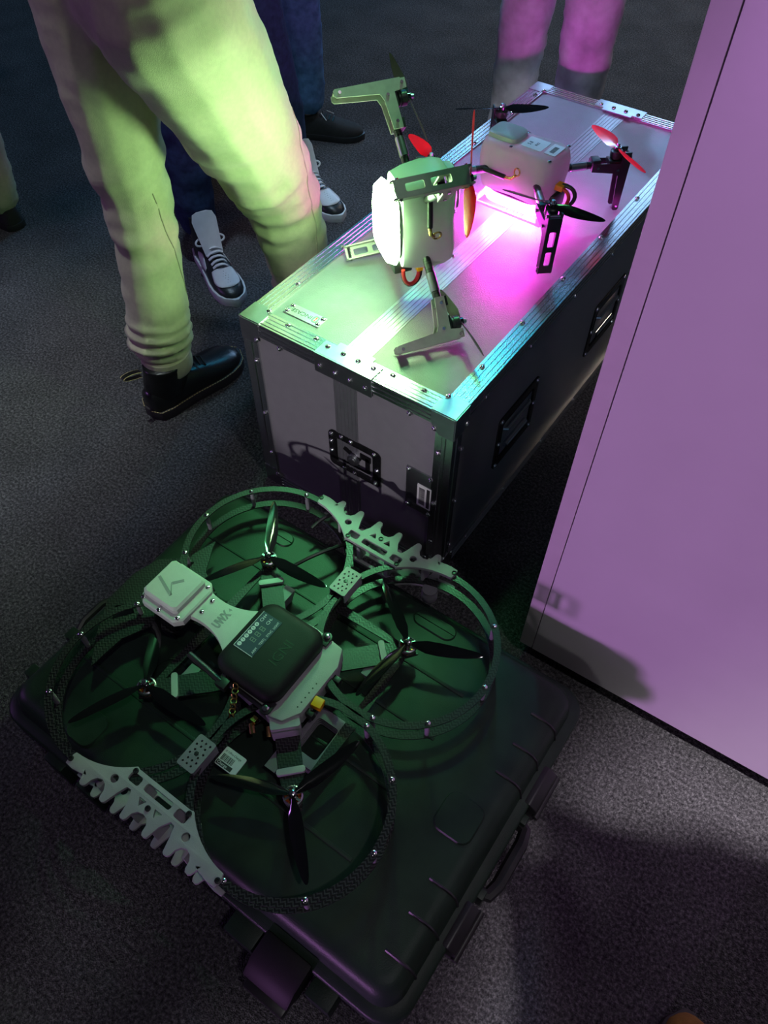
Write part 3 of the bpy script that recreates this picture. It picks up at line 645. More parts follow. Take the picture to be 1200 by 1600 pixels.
gt = MB(Matrix.Translation(V(-0.008, 0.004, 0))).loft([oct_(0.044, 0.006, 0.321), oct_(0.044, 0.006, 0.331), oct_(0.040, 0.006, 0.336)]).build('gps_cap', M_pla, cd, True)
m = MB(); T = Matrix.Translation(V(0, 0, 0.336))
def bar(a, b, w):
    a = V(*a, 0); b = V(*b, 0); t = (b - a).normalized(); n = V(-t.y, t.x, 0) * w / 2
    m.plate([((a - n).x, (a - n).y), ((b - n).x, (b - n).y), ((b + n).x, (b + n).y), ((a + n).x, (a + n).y)], [], -0.0004, 0.0006, T)
bar((0.2058, -0.5109), (0.2552, -0.5296), 0.006); bar((0.2380, -0.5085), (0.2528, -0.4904), 0.006); bar((0.2552, -0.5296), (0.2356, -0.5079), 0.0014)
m.build('engraved_mark', M_pla_d, gt, False)
for a, b in ((0.042, -0.042), (0.042, 0.042), (-0.045, -0.045), (0.0, -0.049)): inst('screw', scr, gb, gc + V(a, b, 0.320))
# left carbon wing between the left rings
wing = [(-0.325, 0.085), (-0.372, 0.045), (-0.388, -0.010), (-0.385, -0.085), (-0.345, -0.150), (-0.300, -0.205), (-0.296, -0.130), (-0.268, -0.075), (-0.215, -0.060), (-0.215, 0.055), (-0.268, 0.080), (-0.296, 0.130), (-0.305, 0.150)]
wh = [[(-0.345, -0.112), (-0.318, -0.075), (-0.340, -0.062), (-0.362, -0.085)], [(-0.300, -0.030), (-0.245, -0.045), (-0.235, 0.0), (-0.290, 0.005)], [(-0.345, 0.045), (-0.300, 0.050), (-0.305, 0.085), (-0.328, 0.070)]]
m = MB(DM); m.plate(wing[::-1], wh, 0.2475, 0.2515); m.build('carbon_wing', M_carb, cd, False)
# antenna, connectors, chain, power plug, silver stack, label
m = MB(DM); m.tube([(-0.132, -0.094, 0.312), (-0.125, -0.0945, 0.312), (-0.050, -0.100, 0.306)], [0.0058, 0.0062, 0.0062], 10); m.build('antenna', M_blk, cd, True)
m = MB(DM); m.box((-0.045, -0.100, 0.303), (0.022, 0.020, 0.016)); m.build('antenna_clamp', M_blk, cd, True, 0.001)
chain = MB(DM)
for i in range(7):
    f = i / 6; c = V(-0.020 + 0.022 * f, -0.092 - 0.042 * f, 0.310 - 0.026 * f); a = 0.0058
    ring = [c + (V(math.cos(t), math.sin(t) * 0.9, 0) if i % 2 else V(math.cos(t), math.sin(t) * 0.5, math.sin(t) * 0.8)) * a for t in [2 * pi * k / 10 for k in range(10)]]
    chain.tube(ring, 0.0015, 5, True)
chain.build('gold_chain', M_gold, cd, True)
m = MB(DM); m.cyl((0.032, -0.118, 0.262), (0.045, -0.130, 0.258), 0.0055, n=8); m.box((0.036, -0.112, 0.272), (0.010, 0.010, 0.012)); m.cyl((0.06, -0.105, 0.262), (0.072, -0.118, 0.256), 0.004, n=8); m.build('antenna_jack', M_gold, cd, True)
m = MB(DM); m.box((0.115, -0.026, 0.286), (0.020, 0.020, 0.016), Matrix.Rotation(rad(8), 3, 'Z')); m.build('power_plug', M_yellow, cd, True, 0.002)
m = MB(DM)
for v, w in ((0.015, 0.014), (0.034, 0.012), (-0.046, 0.012)): MB(DM).box((0.112, v, 0.272), (0.016, w, 0.02)).build('connector', M_blk, cd, True, 0.002)
m = MB(DM)
for k in range(4): m.plate(rrect(0.105, 0.175, -0.118, -0.010, 0.010, 3), [rrect(0.117, 0.163, -0.100, -0.030, 0.006, 2)], 0.206 + k * 0.009, 0.2105 + k * 0.009)
m.build('spacer_stack', M_pla_d, cd, True, 0.0006)
lb = MB(); T = frame((0.535, -0.690, 0.2525), (1, 0.02, 0), (-0.02, 1, 0)); lb.plate(rrect(-0.023, 0.023, -0.018, 0.018, 0.003, 3), [], -0.002, 0.0005, T)
lb = lb.build('paper_label', M_sticker, cd, False)
m = MB(); u = -0.019
while u < 0.006:
    w = random.choice((0.0006, 0.001, 0.0016)); m.plate([(u, -0.007), (u + w, -0.007), (u + w, 0.005), (u, 0.005)], [], 0.0004, 0.0008, T); u += w + random.choice((0.0007, 0.0012))
text_into(m, 'X-1/Pre-Charge', 0.0055, T @ Matrix.Translation(V(-0.002, 0.0105, 0.0006)), 0.0002)
m.plate([(-0.022, -0.0165), (0.012, -0.0165), (0.012, -0.0085), (-0.022, -0.0085)], [], 0.0004, 0.0008, T); m.build('barcode', M_ink, lb, False)
m = MB(); text_into(m, 'Charge', 0.0075, T @ Matrix.Translation(V(-0.009, -0.0125, 0.001)), 0.0002); m.build('lettering', M_sticker, lb, False)
m = MB(); m.lathe([(0.0165, 0.2035), (0.0175, 0.206), (0.0175, 0.222), (0.0160, 0.224), (0.0160, 0.236), (0.0001, 0.236)], (0.624, -0.176, 0), n=20); m.lathe([(0.0001, 0.2045), (0.0145, 0.2045), (0.0145, 0.2075), (0.0001, 0.2075)], (0.624, -0.176, 0), n=20); m.build('cable_drum', M_pla_d, cd, True)
for u, v in ((0.140, 0.105), (-0.105, 0.140), (-0.140, -0.105), (0.105, -0.140)):
    m = MB(DM); m.loft([[V(u + x, v + y, z) for x, y in ((-w, -w * 1.6), (w, -w * 1.6), (w, w * 1.6), (-w, w * 1.6))] for z, w in ((0.2026, 0.007), (0.239, 0.012))]); m.build('landing_foot', M_pla_d, cd, True, 0.001)
# loose black cables by the back rings
for pts in ([W(-0.13, 0.20, 0.246), W(-0.10, 0.26, 0.262), W(-0.06, 0.315, 0.258), W(-0.07, 0.36, 0.205)], [W(-0.16, 0.30, 0.246), W(-0.15, 0.37, 0.262), W(-0.11, 0.385, 0.24)]):
    m = MB(); m.tube(bez(pts, 12), 0.0042, 8); m.build('cable', M_blk, cd, True)

# ------------------------------------------------------------ the two lit racing drones
leg_poly = [(-0.058, -0.028), (0.010, -0.030), (0.014, -0.004), (0.032, -0.004), (0.034, -0.146), (0.031, -0.150), (0.022, -0.150), (0.018, -0.146), (0.010, -0.060), (-0.002, -0.054), (-0.058, -0.048)]
def smooth_drone_shell(m, levels):
    rs = []
    for sx, sy, z, waist in levels:
        ring = []
        for k in range(40):
            a = 2 * pi * k / 40; c, s = math.cos(a), math.sin(a); p = 0.42
            x = sx * math.copysign(abs(c) ** p, c); y = sy * math.copysign(abs(s) ** p, s)
            y *= 1 - waist * math.exp(-(x / (0.45 * sx)) ** 2)
            ring.append(V(x, y, z))
        rs.append(ring)
    m.loft(rs)
bl2r = blade_mesh('blade', 0.118, 0.031, M_redprop, 0.0013, -30); bl2b = blade_mesh('blade', 0.118, 0.028, M_gloss, 0.0013, 30); bl2s = blade_mesh('blade', 0.118, 0.028, M_darkprop, 0.0013, 30)
m_bell = MB().lathe([(0.0001, -0.022), (0.0135, -0.022), (0.0135, -0.018), (0.0150, -0.017), (0.0150, -0.006), (0.0125, -0.004), (0.0001, -0.004)], n=20).mesh('motor', M_blk)
m_cap = MB().lathe([(0.0065, -0.004), (0.0065, 0.004), (0.0045, 0.005), (0.0042, 0.011), (0.0001, 0.012)], n=8).mesh('prop_nut', M_steel)
m_hub2 = MB().lathe([(0.0001, -0.003), (0.0082, -0.003), (0.0082, 0.004), (0.0001, 0.004)], n=14).mesh('hub', M_gloss)
def race_drone(name, M, label, led, props, legmat, stickers):
    """x forward along the body, z along the thrust axis, feet at z=-0.15"""
    r = thing(name, (0, 0, 0), label, 'drone', M=M); s = 0.158; kw = dict(local=True)
    m = MB(); smooth_drone_shell(m, [(0.078, 0.042, -0.088, 0.10), (0.090, 0.050, -0.085, 0.12), (0.096, 0.056, -0.06, 0.16), (0.100, 0.060, -0.02, 0.20), (0.099, 0.059, 0.004, 0.22), (0.094, 0.055, 0.020, 0.22), (0.084, 0.046, 0.027, 0.22)])
    sh = m.build('shell', M_shell, r, True, 0, True, 50)
    m = MB(); smooth_drone_shell(m, [(0.040, 0.036, 0.020, 0.0), (0.038, 0.034, 0.036, 0.0), (0.033, 0.029, 0.039, 0.0)]); m.M = Matrix()
    m.v = [p + V(-0.052, 0, 0) for p in m.v]; m.build('shell_hump', M_shell, sh, True, 0, True, 50)
    for x in (-0.02, 0.082):
        for y in (-0.045, 0.045):
            inst('screw', scr, sh, V(x, y * (0.9 if x < 0 else 1), 0.0235), None, True)
    m = MB(); q_ = 0.80 if stickers else 0.84; smooth_drone_shell(m, [(0.080 * q_, 0.052 * q_, -0.0885, 0), (0.083 * q_, 0.055 * q_, -0.0895, 0), (0.083 * q_, 0.055 * q_, -0.0925, 0)]); m.build('light_baffle', M_blk, r, True, 0, True, 60)  # opaque plate added to keep most of the dome's light off the shell
    m = MB(); smooth_drone_shell(m, [(0.074, 0.046, -0.0928, 0), (0.080, 0.052, -0.100, 0), (0.072, 0.046, -0.116, 0), (0.050, 0.030, -0.124, 0)]); m.build('light_dome', led, r, True, 0, True, 60)
    m = MB()
    for x in (-0.088, 0.088) if stickers else (): m.tube([(x, -0.05, -0.120), (x, 0.05, -0.120)], 0.007, 8); m.box((x, -0.052, -0.118), (0.012, 0.010, 0.020)); m.box((x, 0.052, -0.118), (0.012, 0.010, 0.020))
    if stickers:
        for y in (-0.052, 0.052): m.box((0, y, -0.126), (0.17, 0.006, 0.006))
        m.build('light_frame', M_clear, r, True, 0.001, True)
    # arms, motors, legs, props
    for (ix, iy) in ((-1, -1), (-1, 1), (1, -1), (1, 1)):
        d = V(ix, iy, 0).normalized(); n = V(-d.y, d.x, 0); c = V(ix * s, iy * s, 0)
        m = MB(); a0 = V(ix * 0.055, iy * 0.038, -0.038); a1 = c - d * 0.05 + V(0, 0, -0.038); m.tube([a0, a1], 0.0085, 10); ar = m.build('arm', M_carb, r, True, 0, True)
        m = MB(); m.tube([a0.lerp(a1, 0.45), a0.lerp(a1, 0.80)], 0.0098, 10); m.build('arm_sleeve', M_steel, ar, True, 0, True)
        T0 = Matrix(((d.x, 0, n.x, c.x), (d.y, 0, n.y, c.y), (0, 1, 0, 0), (0, 0, 0, 1)))
        m = MB()
        for z in (-0.016, 0.013): m.plate(leg_poly, [], z, z + 0.003, T0)
        lg = m.build('leg', legmat, r, False, 0, True)
        T1 = frame(c + d * 0.0325, n, V(0, 0, 1))
        m = MB(); m.plate(rrect(-0.0155, 0.0155, -0.147, -0.012, 0.004, 2), [rrect(-0.007, 0.007, -0.082, -0.045, 0.003, 2), rrect(-0.007, 0.007, -0.128, -0.094, 0.003, 2)], -0.0015, 0.0015, T1); m.build('leg_web', legmat, lg, False, 0, True)
        m = MB()
        for (q, w) in ((-0.045, -0.038), (0.024, -0.012), (0.006, -0.045), (0.026, -0.138)): m.tube([T0 @ V(q, w, -0.019), T0 @ V(q, w, 0.019)], 0.0034, 8)
        m.build('leg_screw', M_chrome, lg, True, 0, True)
        m = MB(); m.box(c + V(0, 0, -0.030), (0.036, 0.026, 0.012), Matrix.Rotation(math.atan2(d.y, d.x), 3, 'Z')); m.box(c - d * 0.048 + V(0, 0, -0.035), (0.020, 0.026, 0.026), Matrix.Rotation(math.atan2(d.y, d.x), 3, 'Z')); m.build('motor_mount', M_blk, r, True, 0.002, True)
        inst('motor', m_bell, r, c, None, True)
        ang, bm_ = props[(ix, iy)]
        pr = inst('propeller', m_hub2, r, c, None, True)
        for a in (ang, ang + 180):
            o = bpy.data.objects.new('blade', bm_); COL.objects.link(o); o.parent = pr; o.rotation_euler = (0, 0, rad(a)); WM[o] = WM[pr]
        o = bpy.data.objects.new('prop_nut', m_cap); COL.objects.link(o); o.parent = pr
    # antenna, plug and power leads
    m = MB(); m.tube([(-0.070, -0.062, -0.036), (-0.012, -0.064, -0.036)], 0.0058, 10); m.build('antenna', M_blk, r, True, 0, True)
    m = MB(); m.tube([(-0.012, -0.064, -0.036), (0.004, -0.064, -0.034), (0.012, -0.060, -0.026)], 0.004, 8); m.tube([V(0.014, -0.058, -0.018) + V(0.007 * math.cos(t), 0, 0.009 * math.sin(t)) for t in [2 * pi * k / 12 for k in range(12)]], 0.002, 6, True); m.build('antenna_jack', M_gold, r, True, 0, True)
    m = MB(); m.box((0.106, -0.012, -0.040), (0.022, 0.022, 0.014)); m.build('power_plug', M_yellow, r, True, 0.002, True)
    m = MB(); m.tube(bez([(0.110, -0.010, -0.036), (0.165, -0.005, -0.025), (0.160, -0.03, -0.085), (0.100, -0.028, -0.080)], 12), 0.0048, 8); m.build('power_lead', M_blk, r, True, 0, True)
    m = MB(); m.tube(bez([(0.110, -0.016, -0.042), (0.150, -0.018, -0.035), (0.150, -0.04, -0.085), (0.095, -0.034, -0.082)], 12), 0.0042, 8); m.build('power_lead', M_wire_r, r, True, 0, True)
    m = MB(); m.span((0.050, -0.030, -0.100), (0.105, 0.030, -0.060)); m.build('camera_block', M_blk, r, True, 0.004, True)
    if stickers:
        T = Matrix.Translation(V(0.022, 0, 0.0275))
        m = MB(); m.plate(rrect(-0.026, 0.026, -0.026, 0.026, 0.004, 3), [], -0.001, 0.0006, T); a = m.build('paper_label', M_sticker, r, False, 0, True)
        m = MB(); T2 = T @ Matrix.Translation(V(0, 0, 0.0007)) @ Matrix.Rotation(rad(90), 4, 'Z'); text_into(m, '5.8', 0.013, T2 @ Matrix.Translation(V(-0.004, 0.012, 0)), 0.0002); text_into(m, 'RX2', 0.009, T2 @ Matrix.Translation(V(0, -0.004, 0)), 0.0002); m.build('lettering', M_ink, a, False, 0, True)
        T = Matrix.Translation(V(0.070, 0, 0.0282))
        m = MB(); m.plate(rrect(-0.014, 0.014, -0.026, 0.026, 0.003, 3), [], -0.001, 0.0006, T); a = m.build('barcode_label', M_sticker, r, False, 0, True)
        m = MB(); y = -0.016
        while y < 0.014: w = random.choice((0.0006, 0.0012)); m.span((0.064, y, 0.0286), (0.075, y + w, 0.0291)); y += w + 0.0011
        m.build('barcode', M_ink, a, False, 0, True)
    return r
RB = Matrix(((0.99962, 0.02514, 0.01128, 0.29895), (-0.02537, 0.99946, 0.02098, 0.69028), (-0.01075, -0.02126, 0.99972, 0.6985), (0, 0, 0, 1)))
RA = Matrix(((0.01668, -0.80777, 0.58927, 0.29501), (0.03318, 0.58947, 0.80711, 0.30455), (-0.99931, 0.00609, 0.03664, 0.7395), (0, 0, 0, 1)))
race_drone('racing_drone', RB, 'drone standing upright on the flight case over a magenta light, two red propellers', M_ledM,
           {(-1, 1): (42, bl2b), (1, 1): (147, bl2r), (1, -1): (7, bl2b), (-1, -1): (150, bl2r)}, M_blk, True)
race_drone('racing_drone', RA, 'drone tipped on its side on the flight case with a green-white light facing left', M_ledG,
           {(-1, 1): (108, bl2s), (-1, -1): (180, bl2r), (1, -1): (267, bl2s), (1, 1): (92, bl2r)}, M_legA, False)

# ------------------------------------------------------------ people
def capsule(m, a, b, r0, r1, n=12):
    a = Vector(a); b = Vector(b); t = (b - a); L = max(t.length, 1e-5); t = t / L
    q = t.orthogonal().normalized(); w = t.cross(q); rs = []
    for k in range(1, 4):
        th = pi / 2 * k / 4; rs.append((a - t * r0 * math.cos(th), r0 * math.sin(th)))
    rs.append((a, r0)); rs.append((b, r1))
    for k in range(3, 0, -1):
        th = pi / 2 * k / 4; rs.append((b + t * r1 * math.cos(th), r1 * math.sin(th)))
    m.loft([[p + (q * math.cos(2 * pi * k / n) + w * math.sin(2 * pi * k / n)) * r for k in range(n)] for p, r in rs])
def blob(caps, voxel, smooth=6, extra=None):
    m = MB()
    for c in caps: capsule(m, *c)
    if extra: extra(m)
    me = m.mesh('b', None, False); o = bpy.data.objects.new('b', me); COL.objects.link(o)
    r = o.modifiers.new('r', 'REMESH'); r.mode = 'VOXEL'; r.voxel_size = voxel
    s = o.modifiers.new('s', 'SMOOTH'); s.iterations = smooth; s.factor = 0.5
    dg = bpy.context.evaluated_depsgraph_get(); res = bpy.data.meshes.new_from_object(o.evaluated_get(dg))
    bpy.data.objects.remove(o); bpy.data.meshes.remove(me)
    return res
def put(name, me, mt, parent, fold=None):
    if fold:
        nr = [v.normal.copy() for v in me.vertices]
        for v, n in zip(me.vertices, nr): v.co += n * fold(v.co, n)
    me.transform(WM[parent].inverted()); me.materials.clear(); me.materials.append(mt); me.shade_smooth(); me.name = name
    o = bpy.data.objects.new(name, me); COL.objects.link(o); o.parent = parent; WM[o] = WM[parent]
    return o
def shoe(parent, heel, az, L=0.30, kind='boot', Wd=1.0):
    d = V(math.cos(rad(az)), math.sin(rad(az)), 0); T = frame(Vector(heel), d, V(-d.y, d.x, 0))
    sc_ = L / 0.30; st_ = [(0.0, .018, .075), (0.008, .030, .088), (.04, .037, .098), (.08, .038, .098), (.12, .040, .092), (.16, .045, .082), (.20, .050, .070), (.235, .0495, .061), (.265, .043, .055), (.287, .030, .046), (.297, .014, .036), (.300, .004, .028)]
    high = kind in ('boot', 'sneaker')
    def ring(x, w, h, off=0.0):
        out = []
        for k in range(15):
            a = pi * k / 14; c, s = math.cos(a), math.sin(a)
            out.append(T @ V(x * sc_, (w * Wd + off) * math.copysign(abs(c) ** 0.75, c), 0.022 + (h - 0.022 + off) * abs(s) ** 0.8))
        return out
    sole_mat, up_mat = {'boot': (M_bootsole, M_boot), 'sneaker': (M_wleather, M_bleather), 'dark': (M_blk, M_blackcloth), 'suede': (M_bootsole, M_suede)}[kind]
    m = MB(); m.loft([ring(*q) for q in st_])
    if high:
        sh = []
        bt = kind == 'boot'
        for z, cx, rx, ry in ((0.06, .064, .060, .038), (.10, .070 if bt else .060, .062 if bt else .054, .040), (.13, .074 if bt else .056, .058 if bt else .047, .042 if bt else .037), (.15, .076 if bt else .055, .056 if bt else .046, .043 if bt else .039), (.152 if bt else .185, .076 if bt else .052, .054 if bt else .048, .041)):
            sh.append([T @ V((cx + rx * math.cos(2 * pi * k / 20)) * sc_, ry * Wd * math.sin(2 * pi * k / 20), z) for k in range(20)])
        m.loft(sh)
    up = m.build('shoe_upper' if kind != 'boot' else 'boot_upper', up_mat, parent, True, 0, False, 60)
    out = [(x * sc_, (w + .006) * Wd) for x, w, h in st_]; out[0] = (-.006, .016); out[-1] = (.307 * sc_, .006)
    o2 = [(x, -y) for x, y in out] + [(x, y) for x, y in reversed(out)]
    m = MB(); hz = 0.030 if kind in ('boot', 'sneaker') else 0.024
    m.plate(o2, [], 0.0, hz, T); so = m.build('sole', sole_mat, parent, True, 0.004)
    if kind == 'boot':
        m = MB()
        for sgn in (1, -1):
            for i in range(len(out) - 1):
                a = V(out[i][0], out[i][1] * sgn * 0.97, hz + 0.001); b = V(out[i + 1][0], out[i + 1][1] * sgn * 0.97, hz + 0.001); n = max(1, int((b - a).length / 0.008))
                for k in range(n):
                    p0 = a.lerp(b, (k + .12) / n); p1 = a.lerp(b, (k + .80) / n); m.tube([T @ p0, T @ p1], 0.0011, 4)
        m.build('welt_stitching', M_stitch, so, False)
        m = MB(); pts = bez([V(0.006, 0, .165), V(-.03, 0, .185), V(-.075, .004, .178), V(-.055, 0, .165), V(0.004, 0, .150)], 10)
        m.loft([[T @ (p + V(0, -.007, 0)), T @ (p + V(0, .007, 0)), T @ (p + V(0.001, .007, .002)), T @ (p + V(0.001, -.007, .002))] for p in pts]); m.build('heel_loop', M_boot, up, True)
        m = MB(); m.tube([T @ (p + V(0, .0075, .0012)) for p in pts], 0.0009, 4); m.tube([T @ (p + V(0, -.0075, .0012)) for p in pts], 0.0009, 4); m.build('loop_stitching', M_stitch, up, False)
        m = MB()
        for i in range(6):
            x = .098 + i * .016; z = .150 - i * .0125; m.tube([T @ V(x * sc_, -.026, z - .012), T @ V((x + .004) * sc_, 0, z + .002), T @ V(x * sc_, .026, z - .012)], 0.003, 6)
        m.build('laces', M_blk, up, True)
    if kind == 'sneaker':
        def patch(nm, mt, x0, x1, a0, a1, off, nx=8, na=8, shape=None):
            rs = []
            for i in range(nx + 1):
                x = x0 + (x1 - x0) * i / nx
                for q0, q1 in zip(st_[:-1], st_[1:]):
                    if q0[0] <= x <= q1[0] + 1e-9:
                        f = (x - q0[0]) / (q1[0] - q0[0]); w = q0[1] + f * (q1[1] - q0[1]); h = q0[2] + f * (q1[2] - q0[2]); break
                f = i / nx; sh_ = shape(f) if shape else 1.0; mid = (a0 + a1) / 2; hw_ = (a1 - a0) / 2 * sh_
                row = []
                for k in range(na + 1):
                    a = rad(mid - hw_ + 2 * hw_ * k / na); c, s = math.cos(a), math.sin(a)
                    row.append(T @ V(x * sc_, (w * Wd + off) * math.copysign(abs(c) ** 0.75, c), 0.022 + (h - 0.022 + off) * abs(s) ** 0.8))
                rs.append(row)
            mm = MB(); mm.loft(rs, False, False, False); oo = mm.build(nm, mt, parent, True, 0, False, 60)
            sd = oo.modifiers.new('s', 'SOLIDIFY'); sd.thickness = 0.002; sd.offset = 0
            return oo
        patch('toe_box', M_wleather, .196, .272, 40, 140, 0.0022, 8, 10, lambda f: (0.72 + 0.28 * math.sin(min(1, f * 1.6) * pi / 2)) * math.sqrt(max(0.02, 1 - max(0, (f - .55) / .45) ** 2)))
        m = MB()
        for i in range(6):
            for k in range(7 - abs(i - 2)):
                x = .212 + i * .0085; yy = (k - (6 - abs(i - 2)) / 2) * .0085; h = .073 - (x - .2) * .24; m.cyl(T @ V(x * sc_, yy, h - .004 - abs(yy) * .22), T @ V(x * sc_, yy, h + .0015 - abs(yy) * .22), 0.0009, n=5)
        m.build('perforations', M_blk, parent, False)
        for a0, a1 in ((8, 52), (128, 172)): patch('quarter_panel', M_wleather, .085, .165, a0, a1, 0.002, 8, 6, lambda f: math.sin(min(f * 1.4 + .12, 1) * pi / 2) * (1 - .75 * max(0, (f - .4) / .6)))
        rs = []
        for i in range(7):
            f = i / 6; x = .150 - .058 * f; z = .098 + .115 * f; w = .030 + .014 * f - (.010 if i == 6 else 0)
            rs.append([T @ V((x + t) * sc_, y * w, z + t * .4 - (abs(y) ** 2) * .006) for y, t in ((-1, 0), (-.5, .004), (.5, .004), (1, 0), (.5, -.008), (-.5, -.008))])
        m = MB(); m.loft(rs); tg = m.build('tongue', M_wleather, parent, True, 0, False, 60)
        m = MB(); TT = T @ frame(V(.1085 * sc_, -.006, .180), V(0, 1, 0), V(-.45, 0, .9)); m.plate([(-.012, .006), (.010, .009), (.011, .011), (-.012, .009)], [], 0, .003, TT); m.plate([(-.006, -.006), (-.004, -.006), (-.004, -.001), (-.006, -.001)], [], 0, .003, TT); m.plate([(0, -.006), (.005, -.006), (.005, -.001), (0, -.001)], [], 0, .003, TT); m.build('tongue_mark', M_ink, tg, False)
        for i in range(6):
            m = MB(); x = .128 + i * .0125; z = .118 - i * .0075; w = .030 - i * .001
            m.loft([[T @ V((x + (i % 2) * .003 * s + .008 * (1 - abs(s)) - dx) * sc_, s * w, z - abs(s) ** 2 * .016 + .005 + dz) for dx, dz in ((-.0045, 0), (.0045, 0), (.0045, .003), (-.0045, .003))] for s in (-1, -.6, -.2, .2, .6, 1)]); m.build('lace', M_lace, up, True)
        for s in (1, -1):
            m = MB(); m.tube(bez([T @ V(.125, 0, .128), T @ V(.13, s * .05, .150), T @ V(.15, s * .065, .12), T @ V(.145, s * .03, .118)], 10), 0.0035, 6); m.build('lace', M_lace, up, True)
    if kind == 'dark':
        m = MB()
        for i in range(4): x = .13 + i * .016; m.tube([T @ V(x, -.022, .088 - i * .005), T @ V(x + .004, 0, .099 - i * .006), T @ V(x, .022, .088 - i * .005)], 0.003, 6)
        m.build('laces', M_blk, up, True)
        m = MB(); m.tube([T @ V(.13, -.015, .100), T @ V(.155, -.036, .082)], 0.0016, 5); m.tube([T @ V(.15, .01, .10), T @ V(.175, .028, .082)], 0.0016, 5); m.build('lace_tip', M_lace, up, True)
    return up
def person(label, legs, pelvis, face, trouser, shoes, rad_=None, voxel=0.016, shirt=M_shirt, fold=None, hands=1.16, tall=1.0, hipk=1.0):
    """legs: two lists of (x,y,z,r) from ankle to hip; pelvis (x,y,z); face = heading in degrees"""
    px, py, pz = pelvis; f = V(math.cos(rad(face)), math.sin(rad(face)), 0); l = V(-f.y, f.x, 0)
    t = thing('person', (px, py, 0), label, 'person')
    P = V(px, py, 0)
    def at(a, b, z): return P + f * a + l * b + V(0, 0, z)
    # trousers
    tc = []
    for lg in legs:
        for a, b in zip(lg[:-1], lg[1:]): tc.append((a[:3], b[:3], a[3], b[3]))
    h0, h1 = legs[0][-1], legs[1][-1]
    tc.append((h0[:3], h1[:3], h0[3] * hipk, h1[3] * hipk))
    for s in (-1, 1): tc.append((at(-0.035, s * 0.06, pz - 0.02), at(-0.01, s * 0.07, pz + 0.13), 0.118, 0.112)); tc.append((at(0.03, s * 0.06, pz), at(0.03, s * 0.06, pz + 0.13), 0.10, 0.10))
    tr = put('trousers', blob(tc, voxel), trouser, t, fold)
    # body: one continuous skin mesh under the clothes
    hz = pz + 0.64 * tall
    bc = []
    for lg in legs:
        for a, b in zip(lg[:-1], lg[1:]): bc.append((a[:3], b[:3], a[3] * 0.72, b[3] * 0.78))
        a = lg[0]; bc.append((a[:3], (a[0], a[1], 0.075), 0.036, 0.034))
    sh = pz + 0.46
    for s in (-1, 1):
        bc.append((at(0, s * 0.06, pz), at(0, s * 0.07, pz + 0.30), 0.10, 0.115)); bc.append((at(0, s * 0.07, pz + 0.30), at(-.01, s * 0.12, sh), 0.11, 0.075))
        el = at(-0.04, s * 0.25, pz + 0.20); wr = at(0.22, s * 0.09, hands - 0.01); hd = at(0.275, s * 0.055, hands + 0.02)
        bc += [(at(-.01, s * 0.17, sh - 0.01), el, 0.052, 0.043), (el, wr, 0.042, 0.029), (wr, hd, 0.028, 0.034)]
        for k in range(4):
            b0 = hd + f * 0.02 + V(0, 0, 0.026 - k * 0.018); b1 = b0 + f * 0.035 - l * s * 0.012; b2 = b1 + f * 0.012 - l * s * (0.030 - 0.003 * abs(k - 1))
            bc += [(b0, b1, 0.0095, 0.0088), (b1, b2, 0.0088, 0.0078)]
        bc += [(hd + V(0, 0, 0.02), hd + V(0, 0, 0.052) + f * 0.028, 0.011, 0.009)]
    bc += [(at(-.01, 0, sh), at(0.005, 0, hz - 0.07), 0.058, 0.054), (at(0.0, 0, hz), at(0.018, 0, hz + 0.012), 0.088, 0.088), (at(0.03, 0, hz - 0.06), at(0.062, 0, hz - 0.075), 0.062, 0.038)]
    bc += [(at(0.092, 0, hz + 0.008), at(0.112, 0, hz - 0.022), 0.012, 0.016), (at(0.085, -0.02, hz - 0.055), at(0.085, 0.02, hz - 0.055), 0.012, 0.012)]
    for s in (-1, 1): bc += [(at(-0.005, s * 0.088, hz + 0.012), at(-0.01, s * 0.092, hz - 0.025), 0.013, 0.010), (at(0.072, s * 0.034, hz + 0.008), at(0.075, s * 0.034, hz + 0.008), 0.022, 0.020)]
    put('body', blob(bc, 0.0085, 3), M_skin, t)
    m = MB()
    for s in (-1, 1): m.sphere(at(0.088, s * 0.034, hz + 0.010), 0.0115, 10, 6)
    m.build('eye', M_sticker, t, True)
    hc_ = [(at(-0.012, 0, hz + 0.018), at(0.012, 0, hz + 0.026), 0.099, 0.092), (at(-0.04, 0, hz - 0.04), at(-0.02, 0, hz), 0.07, 0.09)]
    put('hair', blob(hc_, 0.012), M_hair, t, lambda c, n: 0.004 * noise.noise(c * 40))
    sc2 = []
    for s in (-1, 1):
        sc2.append((at(0.0, s * 0.075, pz + 0.14), at(0, s * 0.08, pz + 0.32), 0.125, 0.128)); sc2.append((at(0, s * 0.08, pz + 0.32), at(-.01, s * 0.13, sh), 0.122, 0.082))
        el = at(-0.04, s * 0.25, pz + 0.20); wr = at(0.20, s * 0.095, hands - 0.01); sc2 += [(at(-.01, s * 0.17, sh - 0.01), el, 0.068, 0.056), (el, wr, 0.055, 0.042)]
    put('shirt', blob(sc2, 0.016), shirt, t, lambda c, n: 0.006 * noise.noise(V(c.x * 9, c.y * 9, c.z * 16)))
    for sh_ in shoes: shoe(t, *sh_)
    return t, tr
def denim(k):
    def f(c, n): return 0.006 * noise.noise(V(c.x * 11 + k, c.y * 11, c.z * 20)) + 0.004 * noise.noise(V(c.x * 25 + k, c.y * 25, c.z * 55))
    return f
